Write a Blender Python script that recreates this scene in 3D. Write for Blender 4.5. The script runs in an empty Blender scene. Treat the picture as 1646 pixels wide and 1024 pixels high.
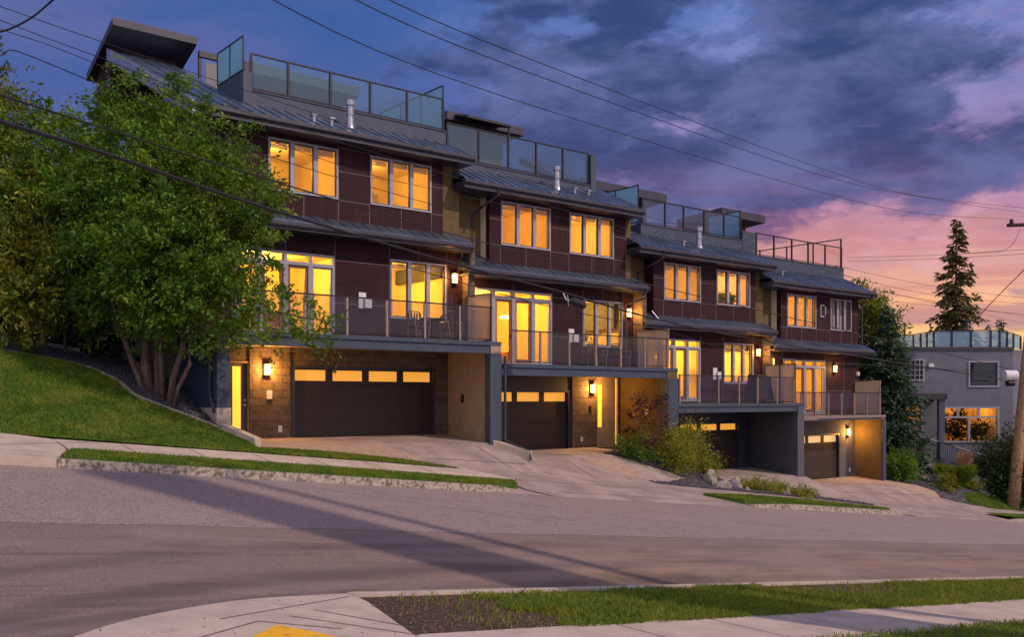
import bpy, math, random
import numpy as np
from mathutils import Vector, Matrix
from mathutils.geometry import delaunay_2d_cdt

random.seed(7)
RNG = np.random.default_rng(11)
SC = bpy.context.scene
COL = SC.collection

# ------------------------------------------------------------------ camera
FX, FY = 0.6307, 0.7760            # forward direction in plan; X runs along the houses, Y into them
FOC = 1541.73                      # focal length in photograph pixels
cam = bpy.data.cameras.new("camera"); cam.sensor_width = 36.0
cam.lens = FOC/1646*36; cam.shift_y = (640-512)/1646
cam.clip_end = 3000; cam.clip_start = 0.1
co = bpy.data.objects.new("camera", cam); COL.objects.link(co)
co.location = (0, 0, 0); co.rotation_euler = (math.radians(90), 0, -math.atan2(FX, FY))
SC.camera = co
SC.view_settings.view_transform = 'Standard'; SC.view_settings.look = 'None'
SC.view_settings.exposure = 0.18; SC.view_settings.gamma = 1
SC.render.resolution_x = 1024; SC.render.resolution_y = 638

def at(px, py, d):
    """photograph pixel + distance along the view axis -> place in the world"""
    u = (px-823)/FOC; v = (640-py)/FOC
    return Vector((FX*d+FY*u*d, FY*d-FX*u*d, v*d))

def srgb(r, g, b):
    def c(x):
        x /= 255
        return x/12.92 if x <= .04045 else ((x+.055)/1.055)**2.4
    return (c(r), c(g), c(b), 1)

# ------------------------------------------------------------------ sky
W = bpy.data.worlds.new("World"); SC.world = W; W.use_nodes = True
nt = W.node_tree; nt.nodes.clear()
def N(t, typ, **kw):
    n = t.nodes.new(typ)
    for k, v in kw.items():
        setattr(n, k, v)
    return n
def math_(t, op, a, b=None, c=None, clamp=False):
    n = t.nodes.new('ShaderNodeMath'); n.operation = op; n.use_clamp = clamp
    for i, x in enumerate((a, b, c)):
        if x is None: continue
        if isinstance(x, (int, float)): n.inputs[i].default_value = x
        else: t.links.new(x, n.inputs[i])
    return n.outputs[0]
def smooth(t, x, lo, hi, a=0., b=1.):
    n = t.nodes.new('ShaderNodeMapRange'); n.interpolation_type = 'SMOOTHSTEP'
    t.links.new(x, n.inputs[0])
    for i, v in zip((1, 2, 3, 4), (lo, hi, a, b)): n.inputs[i].default_value = v
    return n.outputs[0]
def mixc(t, f, a, b, mode='MIX'):
    n = t.nodes.new('ShaderNodeMix'); n.data_type = 'RGBA'; n.blend_type = mode
    if isinstance(f, (int, float)): n.inputs[0].default_value = f
    else: t.links.new(f, n.inputs[0])
    for i, x in ((6, a), (7, b)):
        if isinstance(x, (tuple, list)): n.inputs[i].default_value = x
        else: t.links.new(x, n.inputs[i])
    return n.outputs[2]
def ramp(t, x, stops):
    n = t.nodes.new('ShaderNodeValToRGB'); t.links.new(x, n.inputs[0])
    e = n.color_ramp.elements
    while len(e) > 1: e.remove(e[-1])
    e[0].position = stops[0][0]; e[0].color = stops[0][1]
    for p, c in stops[1:]:
        k = e.new(p); k.color = c
    return n.outputs[0]
def noise(t, vec, scale, detail=6, rough=.55, dist=0.):
    n = t.nodes.new('ShaderNodeTexNoise'); n.inputs['Scale'].default_value = scale
    n.inputs['Detail'].default_value = detail; n.inputs['Roughness'].default_value = rough
    n.inputs['Distortion'].default_value = dist
    if vec is not None: t.links.new(vec, n.inputs['Vector'])
    return n.outputs['Fac']
def mapping(t, vec, loc=(0,0,0), rot=(0,0,0), sc=(1,1,1)):
    n = t.nodes.new('ShaderNodeMapping'); t.links.new(vec, n.inputs[0])
    n.inputs[1].default_value = loc; n.inputs[2].default_value = rot; n.inputs[3].default_value = sc
    return n.outputs[0]

tc = N(nt, 'ShaderNodeTexCoord')
# x' = to the right of the view, y' = ahead, z = up
rotn = mapping(nt, tc.outputs['Generated'], rot=(0, 0, math.atan2(FX, FY)))
sep = N(nt, 'ShaderNodeSeparateXYZ'); nt.links.new(rotn, sep.inputs[0])
az = math_(nt, 'ARCTAN2', sep.outputs[0], sep.outputs[1])
el = math_(nt, 'ARCSINE', sep.outputs[2])
elr = math_(nt, 'MULTIPLY', el, 2.0, clamp=True)
# wobble the elevation so that the bands are not level
wob = noise(nt, mapping(nt, rotn, sc=(1.6, 1.6, 5)), 1.6, 4, .5)
elw = math_(nt, 'ADD', elr, math_(nt, 'MULTIPLY', math_(nt, 'SUBTRACT', wob, .5), .22))
cool = ramp(nt, elw, [(0, srgb(118,108,152)), (.3, srgb(120,108,162)), (.48, srgb(80,93,152)), (.66, srgb(62,90,152)), (1, srgb(48,84,148))])
warm = ramp(nt, elw, [(0, srgb(165,125,150)), (.085, srgb(150,112,150)), (.125, srgb(250,205,128)), (.175, srgb(242,182,125)), (.24, srgb(228,166,142)),
                      (.3, srgb(200,140,140)), (.38, srgb(170,126,152)), (.47, srgb(138,118,164)), (.58, srgb(120,124,180)), (.75, srgb(88,112,176)), (1, srgb(66,104,170))])
wmask = smooth(nt, math_(nt, 'SUBTRACT', az, math_(nt, 'MULTIPLY', math_(nt, 'SUBTRACT', .42, elr), .30)), -.10, .24)
veil = noise(nt, mapping(nt, rotn, loc=(2.2, .4, 0), sc=(1.1, 1.1, 3.4)), 2.3, 10, .6, .2)
cool = mixc(nt, smooth(nt, veil, .40, .68, 0, .55), cool, srgb(108,108,158))
warm = mixc(nt, math_(nt, 'MULTIPLY', smooth(nt, veil, .46, .60, 0, .65), smooth(nt, el, .09, .16)), warm, srgb(160,124,170))
base = mixc(nt, wmask, cool, warm)
# heavy violet-blue clouds, thick to the right, none at the upper left
cv = mapping(nt, rotn, loc=(.35, .1, .05), sc=(1.25, 1.25, 2.9))
c1 = noise(nt, cv, 3.1, 12, .60, .10)
cov = math_(nt, 'ADD', c1, smooth(nt, az, -.50, .20, -.09, .10))
elb = math_(nt, 'ADD', el, math_(nt, 'MULTIPLY', math_(nt, 'SUBTRACT', .46, az), .20))
band = math_(nt, 'MULTIPLY', smooth(nt, elb, .145, .215), smooth(nt, el, .62, .44, 0, 1))
cov2 = math_(nt, 'ADD', cov, math_(nt, 'MULTIPLY', math_(nt, 'SUBTRACT', band, 1.), .24))
st0 = noise(nt, mapping(nt, rotn, sc=(1.5, 1.5, 12)), 3.0, 8, .62, .2)
m1 = smooth(nt, math_(nt, 'ADD', cov2, math_(nt, 'MULTIPLY', math_(nt, 'SUBTRACT', st0, .5), .10)), .475, .56)
ccol = ramp(nt, elr, [(0, srgb(120,100,146)), (.25, srgb(116,92,136)), (.38, srgb(82,76,120)), (.50, srgb(64,72,118)), (.68, srgb(52,70,118)), (1, srgb(42,66,116))])
fine = noise(nt, cv, 7.5, 9, .62, .15)
ccol = mixc(nt, smooth(nt, fine, .38, .68), ccol, mixc(nt, .5, ccol, srgb(118,126,180)))
sky = mixc(nt, m1, base, ccol)
# pale lit edges
edge = math_(nt, 'MULTIPLY', smooth(nt, cov2, .41, .47), smooth(nt, cov2, .53, .47, 0, 1))
lite = ramp(nt, elr, [(.1, srgb(240,180,170)), (.33, srgb(216,164,184)), (.5, srgb(150,144,194)), (.9, srgb(112,138,192))])
sky = mixc(nt, math_(nt, 'MULTIPLY', math_(nt, 'MULTIPLY', edge, wmask), smooth(nt, fine, .42, .62, 0, .5)), sky, lite)
# low streaks over the horizon
st = noise(nt, mapping(nt, rotn, sc=(1.2, 1.2, 17)), 2.4, 6, .6, .3)
low = math_(nt, 'MULTIPLY', smooth(nt, st, .47, .60), smooth(nt, el, .26, .04, 0, 1))
sky = mixc(nt, math_(nt, 'MULTIPLY', low, .72), sky, mixc(nt, smooth(nt, el, .03, .13), srgb(132,104,146), srgb(190,116,132)))
# unseen sky behind the camera brightened as added fill; dull below the horizon
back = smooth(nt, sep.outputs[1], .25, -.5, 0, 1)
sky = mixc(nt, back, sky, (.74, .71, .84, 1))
sky = mixc(nt, smooth(nt, el, 0, -.06, 0, 1), sky, (.10, .08, .09, 1))
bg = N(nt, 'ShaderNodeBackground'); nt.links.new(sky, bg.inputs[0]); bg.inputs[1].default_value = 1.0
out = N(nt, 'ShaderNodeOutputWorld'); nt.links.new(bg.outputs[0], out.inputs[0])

# ------------------------------------------------------------------ sun
SUN_EL = math.radians(42)
sd = Vector((.44*math.cos(SUN_EL), -.898*math.cos(SUN_EL), math.sin(SUN_EL)))
sl = bpy.data.lights.new("sun", 'SUN'); sl.energy = 2.45; sl.angle = math.radians(1.3); sl.color = (1, .74, .58)
so = bpy.data.objects.new("sun", sl); COL.objects.link(so)
so.rotation_euler = sd.to_track_quat('Z', 'Y').to_euler()

# ------------------------------------------------------------------ materials
M = {}
def new_mat(name):
    m = bpy.data.materials.new(name); m.use_nodes = True
    t = m.node_tree; b = t.nodes['Principled BSDF']; return m, t, b
def mat(name, c, rough=.6, c2=None, ns=3., detail=5, lo=.35, hi=.65, sc=(1,1,1), bump=0., bs=30., metal=0., spec=.5, emit=0.):
    m, t, b = new_mat(name)
    c = tuple(c)[:3]+(1,)
    b.inputs['Roughness'].default_value = rough; b.inputs['Metallic'].default_value = metal
    b.inputs['Specular IOR Level'].default_value = spec
    co_ = N(t, 'ShaderNodeTexCoord').outputs['Object']
    if c2 is not None:
        c2 = tuple(c2)[:3]+(1,)
        n = noise(t, mapping(t, co_, sc=sc), ns, detail, .6)
        col = mixc(t, smooth(t, n, lo, hi), c, c2)
        t.links.new(col, b.inputs['Base Color'])
    else: b.inputs['Base Color'].default_value = c
    if bump:
        n = noise(t, mapping(t, co_, sc=sc), bs, 4, .6)
        bn = N(t, 'ShaderNodeBump'); bn.inputs['Strength'].default_value = bump; bn.inputs['Distance'].default_value = .02
        t.links.new(n, bn.inputs['Height']); t.links.new(bn.outputs[0], b.inputs['Normal'])
    if emit:
        b.inputs['Emission Color'].default_value = c; b.inputs['Emission Strength'].default_value = emit
    M[name] = m; return m

mat('cladding', (.042,.0150,.0205), .75, (.021,.0075,.0115), 5, 8, .3, .7, (.35,1,9), .10, 18, spec=.18)
mat('joint', (.11,.09,.09), .9)
mat('seam', (.125,.09,.105), .5)
mat('olive_stucco', (.125,.085,.035), .9, (.105,.07,.028), 4, bump=.25, bs=60)
mat('tan_stucco', (.34,.26,.19), .9, (.29,.22,.165), 3, bump=.25, bs=60)
mat('grey_stucco', (.085,.09,.115), .9, (.07,.075,.098), 2, bump=.25, bs=60)
mat('blue_grey_paint', (.036,.056,.096), .6, (.030,.047,.082), 3, bump=.05, bs=40)
mat('fascia', (.038,.038,.062), .45, (.031,.031,.052), 4, sc=(.3,1,1))
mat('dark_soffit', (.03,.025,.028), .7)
mat('roof_metal', (.17,.225,.33), .34, (.10,.135,.20), 1.3, 6, .35, .65, (.6,1,1), .04, 8, metal=.7)
mat('frame_white', (.33,.32,.38), .45, (.28,.27,.33), 8)
mat('frame_dark', (.035,.03,.038), .45)
mat('post_metal', (.34,.28,.26), .35, metal=.6)
mat('rail_dark', (.02,.02,.028), .4, metal=.3)
mat('garage_door', (.032,.017,.014), .55, (.024,.013,.011), 3, sc=(.4,1,6), bump=.04)
mat('door_dark', (.055,.05,.05), .5)
mat('room_paint', (.80,.66,.42), .9, (.77,.62,.38), 1.2)
mat('room_floor', (.28,.17,.09), .5, (.2,.12,.06), 4)
mat('blind', (.45,.34,.26), .8)
mat('driveway_concrete', (.34,.265,.25), .85, (.22,.17,.165), 1.1, 9, .3, .7, bump=.25, bs=45)
mat('concrete', (.50,.41,.35), .85, (.37,.30,.26), 1.4, 9, .3, .7, bump=.25, bs=45)
mat('concrete_curb', (.42,.36,.31), .9, (.13,.105,.09), 13, 10, .42, .62, bump=.35, bs=30)
mat('paver_tan', (.36,.26,.20), .85, (.27,.19,.145), 7, 8, bump=.3, bs=40)
mat('soil', (.030,.016,.012), 1., (.10,.058,.042), 9, 12, .40, .72, bump=1., bs=22)
mat('gravel_bed', (.05,.045,.055), 1., (.10,.09,.11), 22, 8, bump=1., bs=30)
mat('stone_chip', (.085,.08,.10), .9, (.045,.042,.055), 12)
mat('boulder', (.30,.265,.235), .9, (.15,.13,.12), 4, 9, bump=.6, bs=10)
mat('boulder_purple', (.11,.085,.13), .9, (.07,.055,.09), 5, 9, bump=.6, bs=10)
mat('lawn_base', (.035,.075,.006), 1., (.06,.11,.010), 2.2, 8, .35, .65, bump=1., bs=40)
mat('terrain', (.020,.026,.010), 1., (.03,.035,.015), .3)
mat('bark', (.20,.135,.11), .95, (.10,.066,.052), 5, 8, .35, .6, (5,5,.9), .6, 20)
mat('dark_bark', (.05,.028,.018), .95, (.03,.017,.012), 8, 6, .4, .6, (3,3,.6), .6, 12)
mat('pole_wood', (.42,.26,.155), .9, (.20,.10,.05), 5, 8, .35, .62, (7,7,.35), .5, 9)
mat('cable', (.008,.008,.012), .6)
mat('steel', (.42,.42,.48), .35, (.3,.3,.36), 6, metal=.7)
mat('white_plastic', (.62,.60,.64), .5)
mat('black_plastic', (.012,.012,.014), .4)
mat('black_cloth', (.009,.008,.009), .9, (.02,.018,.018), 6, bump=.5, bs=8)
mat('plant_pot', (.22,.12,.08), .8)
mat('art_dark', (.10,.06,.03), .6, (.45,.36,.2), 5, 3, .45, .55)
mat('sofa', (.35,.15,.07), .8, (.28,.12,.06), 5)
mat('wood_furn', (.18,.08,.035), .5)
mat('wood_step', (.26,.17,.11), .8, (.2,.13,.08), 8)
mat('neighbor_stucco', (.14,.145,.185), .9, (.12,.125,.165), 2, bump=.2, bs=50)
mat('dark_glass', (.012,.012,.02), .08, spec=.6)
mat('lamp_glow', (1,.60,.17), .5, emit=4.5)
mat('bulb', (1,.66,.22), .5, emit=7)
mat('frost_lit', (.95,.42,.055), .5, emit=.62)
mat('frost_lit_pale', (.95,.62,.26), .5, emit=.45)
mat('door_lit', (1.,.56,.05), .5, emit=.95)
mat('wicker', (.10,.055,.035), .8, (.05,.03,.02), 30)

def mix_glass(name, tint, gl=.1, rough=.02):
    m, t, b = new_mat(name); t.nodes.remove(b)
    o = t.nodes['Material Output']
    tr = N(t, 'ShaderNodeBsdfTransparent'); tr.inputs[0].default_value = tint
    g = N(t, 'ShaderNodeBsdfGlossy'); g.inputs['Roughness'].default_value = rough; g.inputs[0].default_value = (.9,.95,1,1)
    fr = N(t, 'ShaderNodeLayerWeight'); fr.inputs[0].default_value = .5
    f = math_(t, 'ADD', math_(t, 'MULTIPLY', math_(t, 'POWER', fr.outputs['Facing'], 3.5), .55), gl+.022, clamp=True)
    mx = N(t, 'ShaderNodeMixShader'); t.links.new(f, mx.inputs[0]); t.links.new(tr.outputs[0], mx.inputs[1]); t.links.new(g.outputs[0], mx.inputs[2])
    t.links.new(mx.outputs[0], o.inputs[0]); M[name] = m
mix_glass('pane', (.97,.95,.9,1), -.01)
mix_glass('rail_glass', (.80,.80,.83,1), .0)
mix_glass('roof_glass', (.52,.72,.80,1), .07)
def frosted(name, tint, opac):
    m, t, b = new_mat(name); t.nodes.remove(b)
    o = t.nodes['Material Output']
    tr = N(t, 'ShaderNodeBsdfTransparent'); tr.inputs[0].default_value = tint
    tl = N(t, 'ShaderNodeBsdfTranslucent'); tl.inputs[0].default_value = tint
    df = N(t, 'ShaderNodeBsdfDiffuse'); df.inputs[0].default_value = tint
    a = N(t, 'ShaderNodeMixShader'); a.inputs[0].default_value = .45; t.links.new(tl.outputs[0], a.inputs[1]); t.links.new(df.outputs[0], a.inputs[2])
    g = N(t, 'ShaderNodeBsdfGlossy'); g.inputs['Roughness'].default_value = .25
    a2 = N(t, 'ShaderNodeMixShader'); a2.inputs[0].default_value = .08; t.links.new(a.outputs[0], a2.inputs[1]); t.links.new(g.outputs[0], a2.inputs[2])
    mx = N(t, 'ShaderNodeMixShader'); mx.inputs[0].default_value = opac; t.links.new(tr.outputs[0], mx.inputs[1]); t.links.new(a2.outputs[0], mx.inputs[2])
    t.links.new(mx.outputs[0], o.inputs[0]); M[name] = m
frosted('frosted', (.66,.60,.55,1), .5)
frosted('frosted_blue', (.42,.66,.80,1), .62)

def stone_mat():
    m, t, b = new_mat('stone_veneer')
    co_ = N(t, 'ShaderNodeTexCoord').outputs['Object']
    sp = N(t, 'ShaderNodeSeparateXYZ'); t.links.new(co_, sp.inputs[0])
    cb = N(t, 'ShaderNodeCombineXYZ'); t.links.new(math_(t,'ADD',sp.outputs[0],sp.outputs[1]), cb.inputs[0]); t.links.new(sp.outputs[2], cb.inputs[1])
    br = N(t, 'ShaderNodeTexBrick'); t.links.new(cb.outputs[0], br.inputs['Vector'])
    br.inputs['Scale'].default_value = 1.; br.inputs['Brick Width'].default_value = .46; br.inputs['Row Height'].default_value = .22
    br.inputs['Mortar Size'].default_value = .008
    br.inputs['Color1'].default_value = (.13,.092,.066,1); br.inputs['Color2'].default_value = (.07,.05,.038,1); br.inputs['Mortar'].default_value = (.025,.018,.014,1)
    n = noise(t, co_, 9, 8, .65)
    t.links.new(mixc(t, smooth(t, n, .3, .7), br.outputs['Color'], mixc(t, .5, br.outputs['Color'], (.20,.15,.11,1))), b.inputs['Base Color'])
    h = math_(t, 'ADD', math_(t, 'MULTIPLY', n, .8), math_(t, 'MULTIPLY', br.outputs['Fac'], -1.))
    bn = N(t, 'ShaderNodeBump'); bn.inputs['Strength'].default_value = .8; bn.inputs['Distance'].default_value = .03
    t.links.new(h, bn.inputs['Height']); t.links.new(bn.outputs[0], b.inputs['Normal']); b.inputs['Roughness'].default_value = .85
    M['stone_veneer'] = m
stone_mat()

def road_mat():
    m, t, b = new_mat('asphalt')
    co_ = N(t, 'ShaderNodeTexCoord').outputs['Object']
    sp = N(t, 'ShaderNodeSeparateXYZ'); t.links.new(co_, sp.inputs[0])
    X, Y = sp.outputs[0], sp.outputs[1]
    wv = math_(t, 'MULTIPLY', math_(t, 'SUBTRACT', noise(t, co_, .35, 3), .5), .5)
    yy = math_(t, 'ADD', Y, wv)
    old = smooth(t, yy, 13.90, 13.93)
    grain = noise(t, co_, 34, 4, .85)
    grain2 = noise(t, co_, 16, 6, .7)
    cold = mixc(t, smooth(t, grain, .35, .68), (.075,.058,.062,1), (.42,.325,.315,1))
    cnew = mixc(t, smooth(t, grain, .3, .7), (.095,.07,.068,1), (.26,.19,.175,1))
    col = mixc(t, old, cnew, cold)
    # tan dust swept along the near gutter and long tyre streaks
    stv = mapping(t, co_, rot=(0, 0, .05), sc=(.07, .75, 1))
    s1 = noise(t, stv, 1.3, 9, .68, .5)
    dustm = math_(t, 'MULTIPLY', math_(t, 'MULTIPLY', smooth(t, Y, 13.6, 11.2, 0, 1), smooth(t, X, 5.5, 12)), smooth(t, s1, .36, .62))
    col = mixc(t, math_(t, 'MULTIPLY', dustm, .7), col, (.32,.205,.125,1))
    dark = math_(t, 'MULTIPLY', smooth(t, noise(t, stv, 2.9, 10, .7, .8), .50, .62), smooth(t, Y, 14.2, 12.6, .25, 1))
    col = mixc(t, math_(t, 'MULTIPLY', dark, .42), col, (.055,.04,.036,1))
    pale = smooth(t, noise(t, mapping(t, co_, sc=(.35, 1, 1)), .8, 6, .6, .6), .46, .68)
    col = mixc(t, math_(t, 'MULTIPLY', pale, .30), col, (.30,.235,.225,1))
    col = mixc(t, math_(t, 'MULTIPLY', smooth(t, grain2, .58, .75), .3), col, (.10,.082,.08,1))
    # cracks and the paving seam
    sm = math_(t, 'ABSOLUTE', math_(t, 'SUBTRACT', yy, 13.915))
    col = mixc(t, math_(t, 'MULTIPLY', smooth(t, sm, .035, .008, 0, 1), .7), col, (.05,.04,.042,1))
    for (ax, ay, ang, l0, l1, k) in ((8.9,18.0,-33,0,5.5,1.),(10.5,17.6,-31,0,7,2.),(13.6,17.4,-24,0,6,3.),(18.,17.2,-20,0,8,4.)):
        r = math.radians(ang); dx, dy = math.cos(r), math.sin(r)
        ux = math_(t, 'SUBTRACT', X, ax); uy = math_(t, 'SUBTRACT', Y, ay)
        al = math_(t, 'ADD', math_(t, 'MULTIPLY', ux, dx), math_(t, 'MULTIPLY', uy, dy))
        ac = math_(t, 'ADD', math_(t, 'MULTIPLY', ux, -dy), math_(t, 'MULTIPLY', uy, dx))
        ac = math_(t, 'ADD', ac, math_(t, 'MULTIPLY', math_(t, 'SUBTRACT', noise(t, co_, 1.7, 5, .7), .5), .5))
        cm = math_(t, 'MULTIPLY', smooth(t, math_(t, 'ABSOLUTE', ac), .035, .010, 0, 1), math_(t, 'MULTIPLY', smooth(t, al, l0, l0+.3), smooth(t, al, l1, l1-.3, 0, 1)))
        col = mixc(t, math_(t, 'MULTIPLY', cm, .8), col, (.06,.05,.05,1))
    # curved wheel tracks sweeping through the junction and dirt by the near gutter
    for (y0_, k_, w_, am) in ((11.75,.55,.42,.62),(13.1,.50,.34,.40),(10.75,.42,.3,.40)):
        cx_ = math_(t, 'MULTIPLY', math_(t, 'EXPONENT', math_(t, 'MULTIPLY', math_(t, 'SUBTRACT', X, 3.), -.33)), -2.6*k_)
        dd = math_(t, 'ABSOLUTE', math_(t, 'SUBTRACT', math_(t, 'SUBTRACT', yy, y0_), cx_))
        tk = math_(t, 'MULTIPLY', smooth(t, dd, w_, w_*.2, 0, 1), smooth(t, noise(t, stv, 1.9, 8, .65), .22, .56))
        tk = math_(t, 'MULTIPLY', tk, smooth(t, X, 16, 9, .35, 1))
        col = mixc(t, math_(t, 'MULTIPLY', tk, am), col, (.06,.043,.042,1))
    gx = math_(t, 'SUBTRACT', X, 12.3); gy = math_(t, 'SUBTRACT', math_(t, 'ADD', Y, math_(t, 'MULTIPLY', gx, .05)), 10.75)
    gr = math_(t, 'SQRT', math_(t, 'ADD', math_(t, 'MULTIPLY', math_(t, 'MULTIPLY', gx, gx), .11), math_(t, 'MULTIPLY', math_(t, 'MULTIPLY', gy, gy), 3.2)))
    gr = math_(t, 'ADD', gr, math_(t, 'MULTIPLY', math_(t, 'SUBTRACT', noise(t, mapping(t, co_, sc=(.5,1.6,1)), 2.4, 9, .7), .5), 1.6))
    col = mixc(t, math_(t, 'MULTIPLY', smooth(t, gr, .95, .2, 0, 1), .62), col, (.06,.042,.034,1))
    blot = smooth(t, noise(t, co_, .9, 9, .68), .58, .70)
    col = mixc(t, math_(t, 'MULTIPLY', blot, .25), col, (.075,.06,.06,1))
    col = mixc(t, math_(t, 'MULTIPLY', smooth(t, noise(t, co_, 3.3, 3, .5), .70, .76), .5), col, (.05,.04,.042,1))
    # one ochre spill by the corner
    dx2 = math_(t, 'SUBTRACT', X, 6.02); dy2 = math_(t, 'SUBTRACT', Y, 10.33)
    rr = math_(t, 'SQRT', math_(t, 'ADD', math_(t, 'MULTIPLY', dx2, dx2), math_(t, 'MULTIPLY', math_(t, 'MULTIPLY', dy2, dy2), 3.)))
    rr = math_(t, 'ADD', rr, math_(t, 'MULTIPLY', math_(t, 'SUBTRACT', noise(t, co_, 6, 5), .5), .35))
    col = mixc(t, math_(t, 'MULTIPLY', smooth(t, rr, .42, .25, 0, 1), .5), col, (.08,.05,.035,1))
    col = mixc(t, math_(t, 'MULTIPLY', smooth(t, rr, .20, .1, 0, 1), .8), col, (.40,.22,.12,1))
    t.links.new(col, b.inputs['Base Color']); b.inputs['Roughness'].default_value = .8
    bn = N(t, 'ShaderNodeBump'); bn.inputs['Strength'].default_value = .5; bn.inputs['Distance'].default_value = .012
    t.links.new(grain, bn.inputs['Height']); t.links.new(bn.outputs[0], b.inputs['Normal'])
    M['asphalt'] = m
road_mat()

def leaf_mat(name, a, b_, c, transl=.35, rough=.55, scale=.8):
    tone = name.startswith('leaf') or name.startswith('hedge')
    m, t, b = new_mat(name)
    g = N(t, 'ShaderNodeNewGeometry'); co_ = N(t, 'ShaderNodeTexCoord').outputs['Object']
    col = mixc(t, g.outputs['Random Per Island'], a+(1,), b_+(1,))
    col = mixc(t, smooth(t, noise(t, co_, scale, 4), .42, .62), col, mixc(t, .6, col, c+(1,)))
    o = t.nodes['Material Output']
    if tone:
        an = N(t, 'ShaderNodeAttribute'); an.attribute_name = 'tone'
        col = mixc(t, 1.0, col, ramp(t, an.outputs['Fac'], [(0, (.36,.44,.50,1)), (.5, (.8,.85,.8,1)), (.8, (1.15,1.1,.9,1)), (1, (1.7,1.4,.9,1))]), 'MULTIPLY')
    t.links.new(col, b.inputs['Base Color']); b.inputs['Roughness'].default_value = rough; b.inputs['Specular IOR Level'].default_value = .35
    tl = N(t, 'ShaderNodeBsdfTranslucent'); t.links.new(mixc(t, .4, col, (c[0]*1.6, c[1]*1.5, c[2], 1)), tl.inputs[0])
    mx = N(t, 'ShaderNodeMixShader'); mx.inputs[0].default_value = transl
    t.links.new(b.outputs[0], mx.inputs[1]); t.links.new(tl.outputs[0], mx.inputs[2]); t.links.new(mx.outputs[0], o.inputs[0])
    M[name] = m
leaf_mat('leaf_green', (.020,.085,.010), (.095,.22,.018), (.20,.28,.02), scale=1.5)
leaf_mat('leaf_olive', (.05,.11,.012), (.16,.21,.022), (.26,.24,.02), scale=1.3)
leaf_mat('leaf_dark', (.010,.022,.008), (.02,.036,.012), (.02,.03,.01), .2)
leaf_mat('leaf_shrub', (.12,.19,.018), (.26,.31,.03), (.36,.34,.03), scale=2)
leaf_mat('leaf_purple', (.05,.018,.022), (.10,.03,.032), (.12,.05,.03), .3)
leaf_mat('needle', (.02,.055,.034), (.05,.10,.06), (.07,.11,.05), .12, .7)
leaf_mat('needle_warm', (.03,.045,.012), (.085,.085,.018), (.14,.10,.02), .25, .7)
leaf_mat('grass_blade', (.05,.125,.012), (.20,.29,.03), (.26,.28,.03), .3, .6, 1.9)
leaf_mat('lawn_blade', (.04,.115,.008), (.135,.24,.016), (.24,.26,.03), .25, .7, 1.1)
leaf_mat('dry_grass', (.16,.09,.05), (.42,.26,.15), (.35,.2,.1), .35, .7)
leaf_mat('hedge_leaf', (.02,.05,.012), (.045,.085,.018), (.05,.08,.015), .25)

def weather(name, amt, col):
    t = M[name].node_tree; b = t.nodes['Principled BSDF']; src = b.inputs['Base Color'].links[0].from_socket
    c_ = N(t, 'ShaderNodeTexCoord').outputs['Object']
    n1 = noise(t, mapping(t, c_, sc=(3.2,3.2,.28)), 1.6, 8, .65); n2 = noise(t, c_, .55, 5, .6)
    f = math_(t, 'MULTIPLY', math_(t, 'MULTIPLY', smooth(t, n1, .48, .70), smooth(t, n2, .36, .62)), amt)
    t.links.new(mixc(t, f, src, col), b.inputs['Base Color'])
weather('blue_grey_paint', .55, (.085,.085,.09,1)); weather('tan_stucco', .5, (.13,.10,.085,1)); weather('grey_stucco', .5, (.045,.045,.055,1))
weather('olive_stucco', .5, (.06,.042,.02,1)); weather('cladding', .45, (.075,.045,.045,1)); weather('fascia', .5, (.075,.07,.075,1)); weather('garage_door', .35, (.06,.045,.04,1))
weather('neighbor_stucco', .45, (.075,.078,.095,1)); weather('roof_metal', .5, (.22,.24,.27,1)); weather('driveway_concrete', .0, (.1,.1,.1,1)); weather('concrete', .0, (.1,.1,.1,1))
def stains(name, col, amt):
    t = M[name].node_tree; b = t.nodes['Principled BSDF']; src = b.inputs['Base Color'].links[0].from_socket
    c_ = N(t, 'ShaderNodeTexCoord').outputs['Object']
    f = math_(t, 'MULTIPLY', smooth(t, noise(t, c_, 1.3, 11, .75, .4), .50, .68), amt)
    g = math_(t, 'MULTIPLY', smooth(t, noise(t, c_, 28, 3, .7), .58, .70), amt*.8)
    t.links.new(mixc(t, g, mixc(t, f, src, col), col), b.inputs['Base Color'])
stains('driveway_concrete', (.12,.09,.085,1), .5); stains('concrete', (.20,.155,.13,1), .5)

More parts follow.
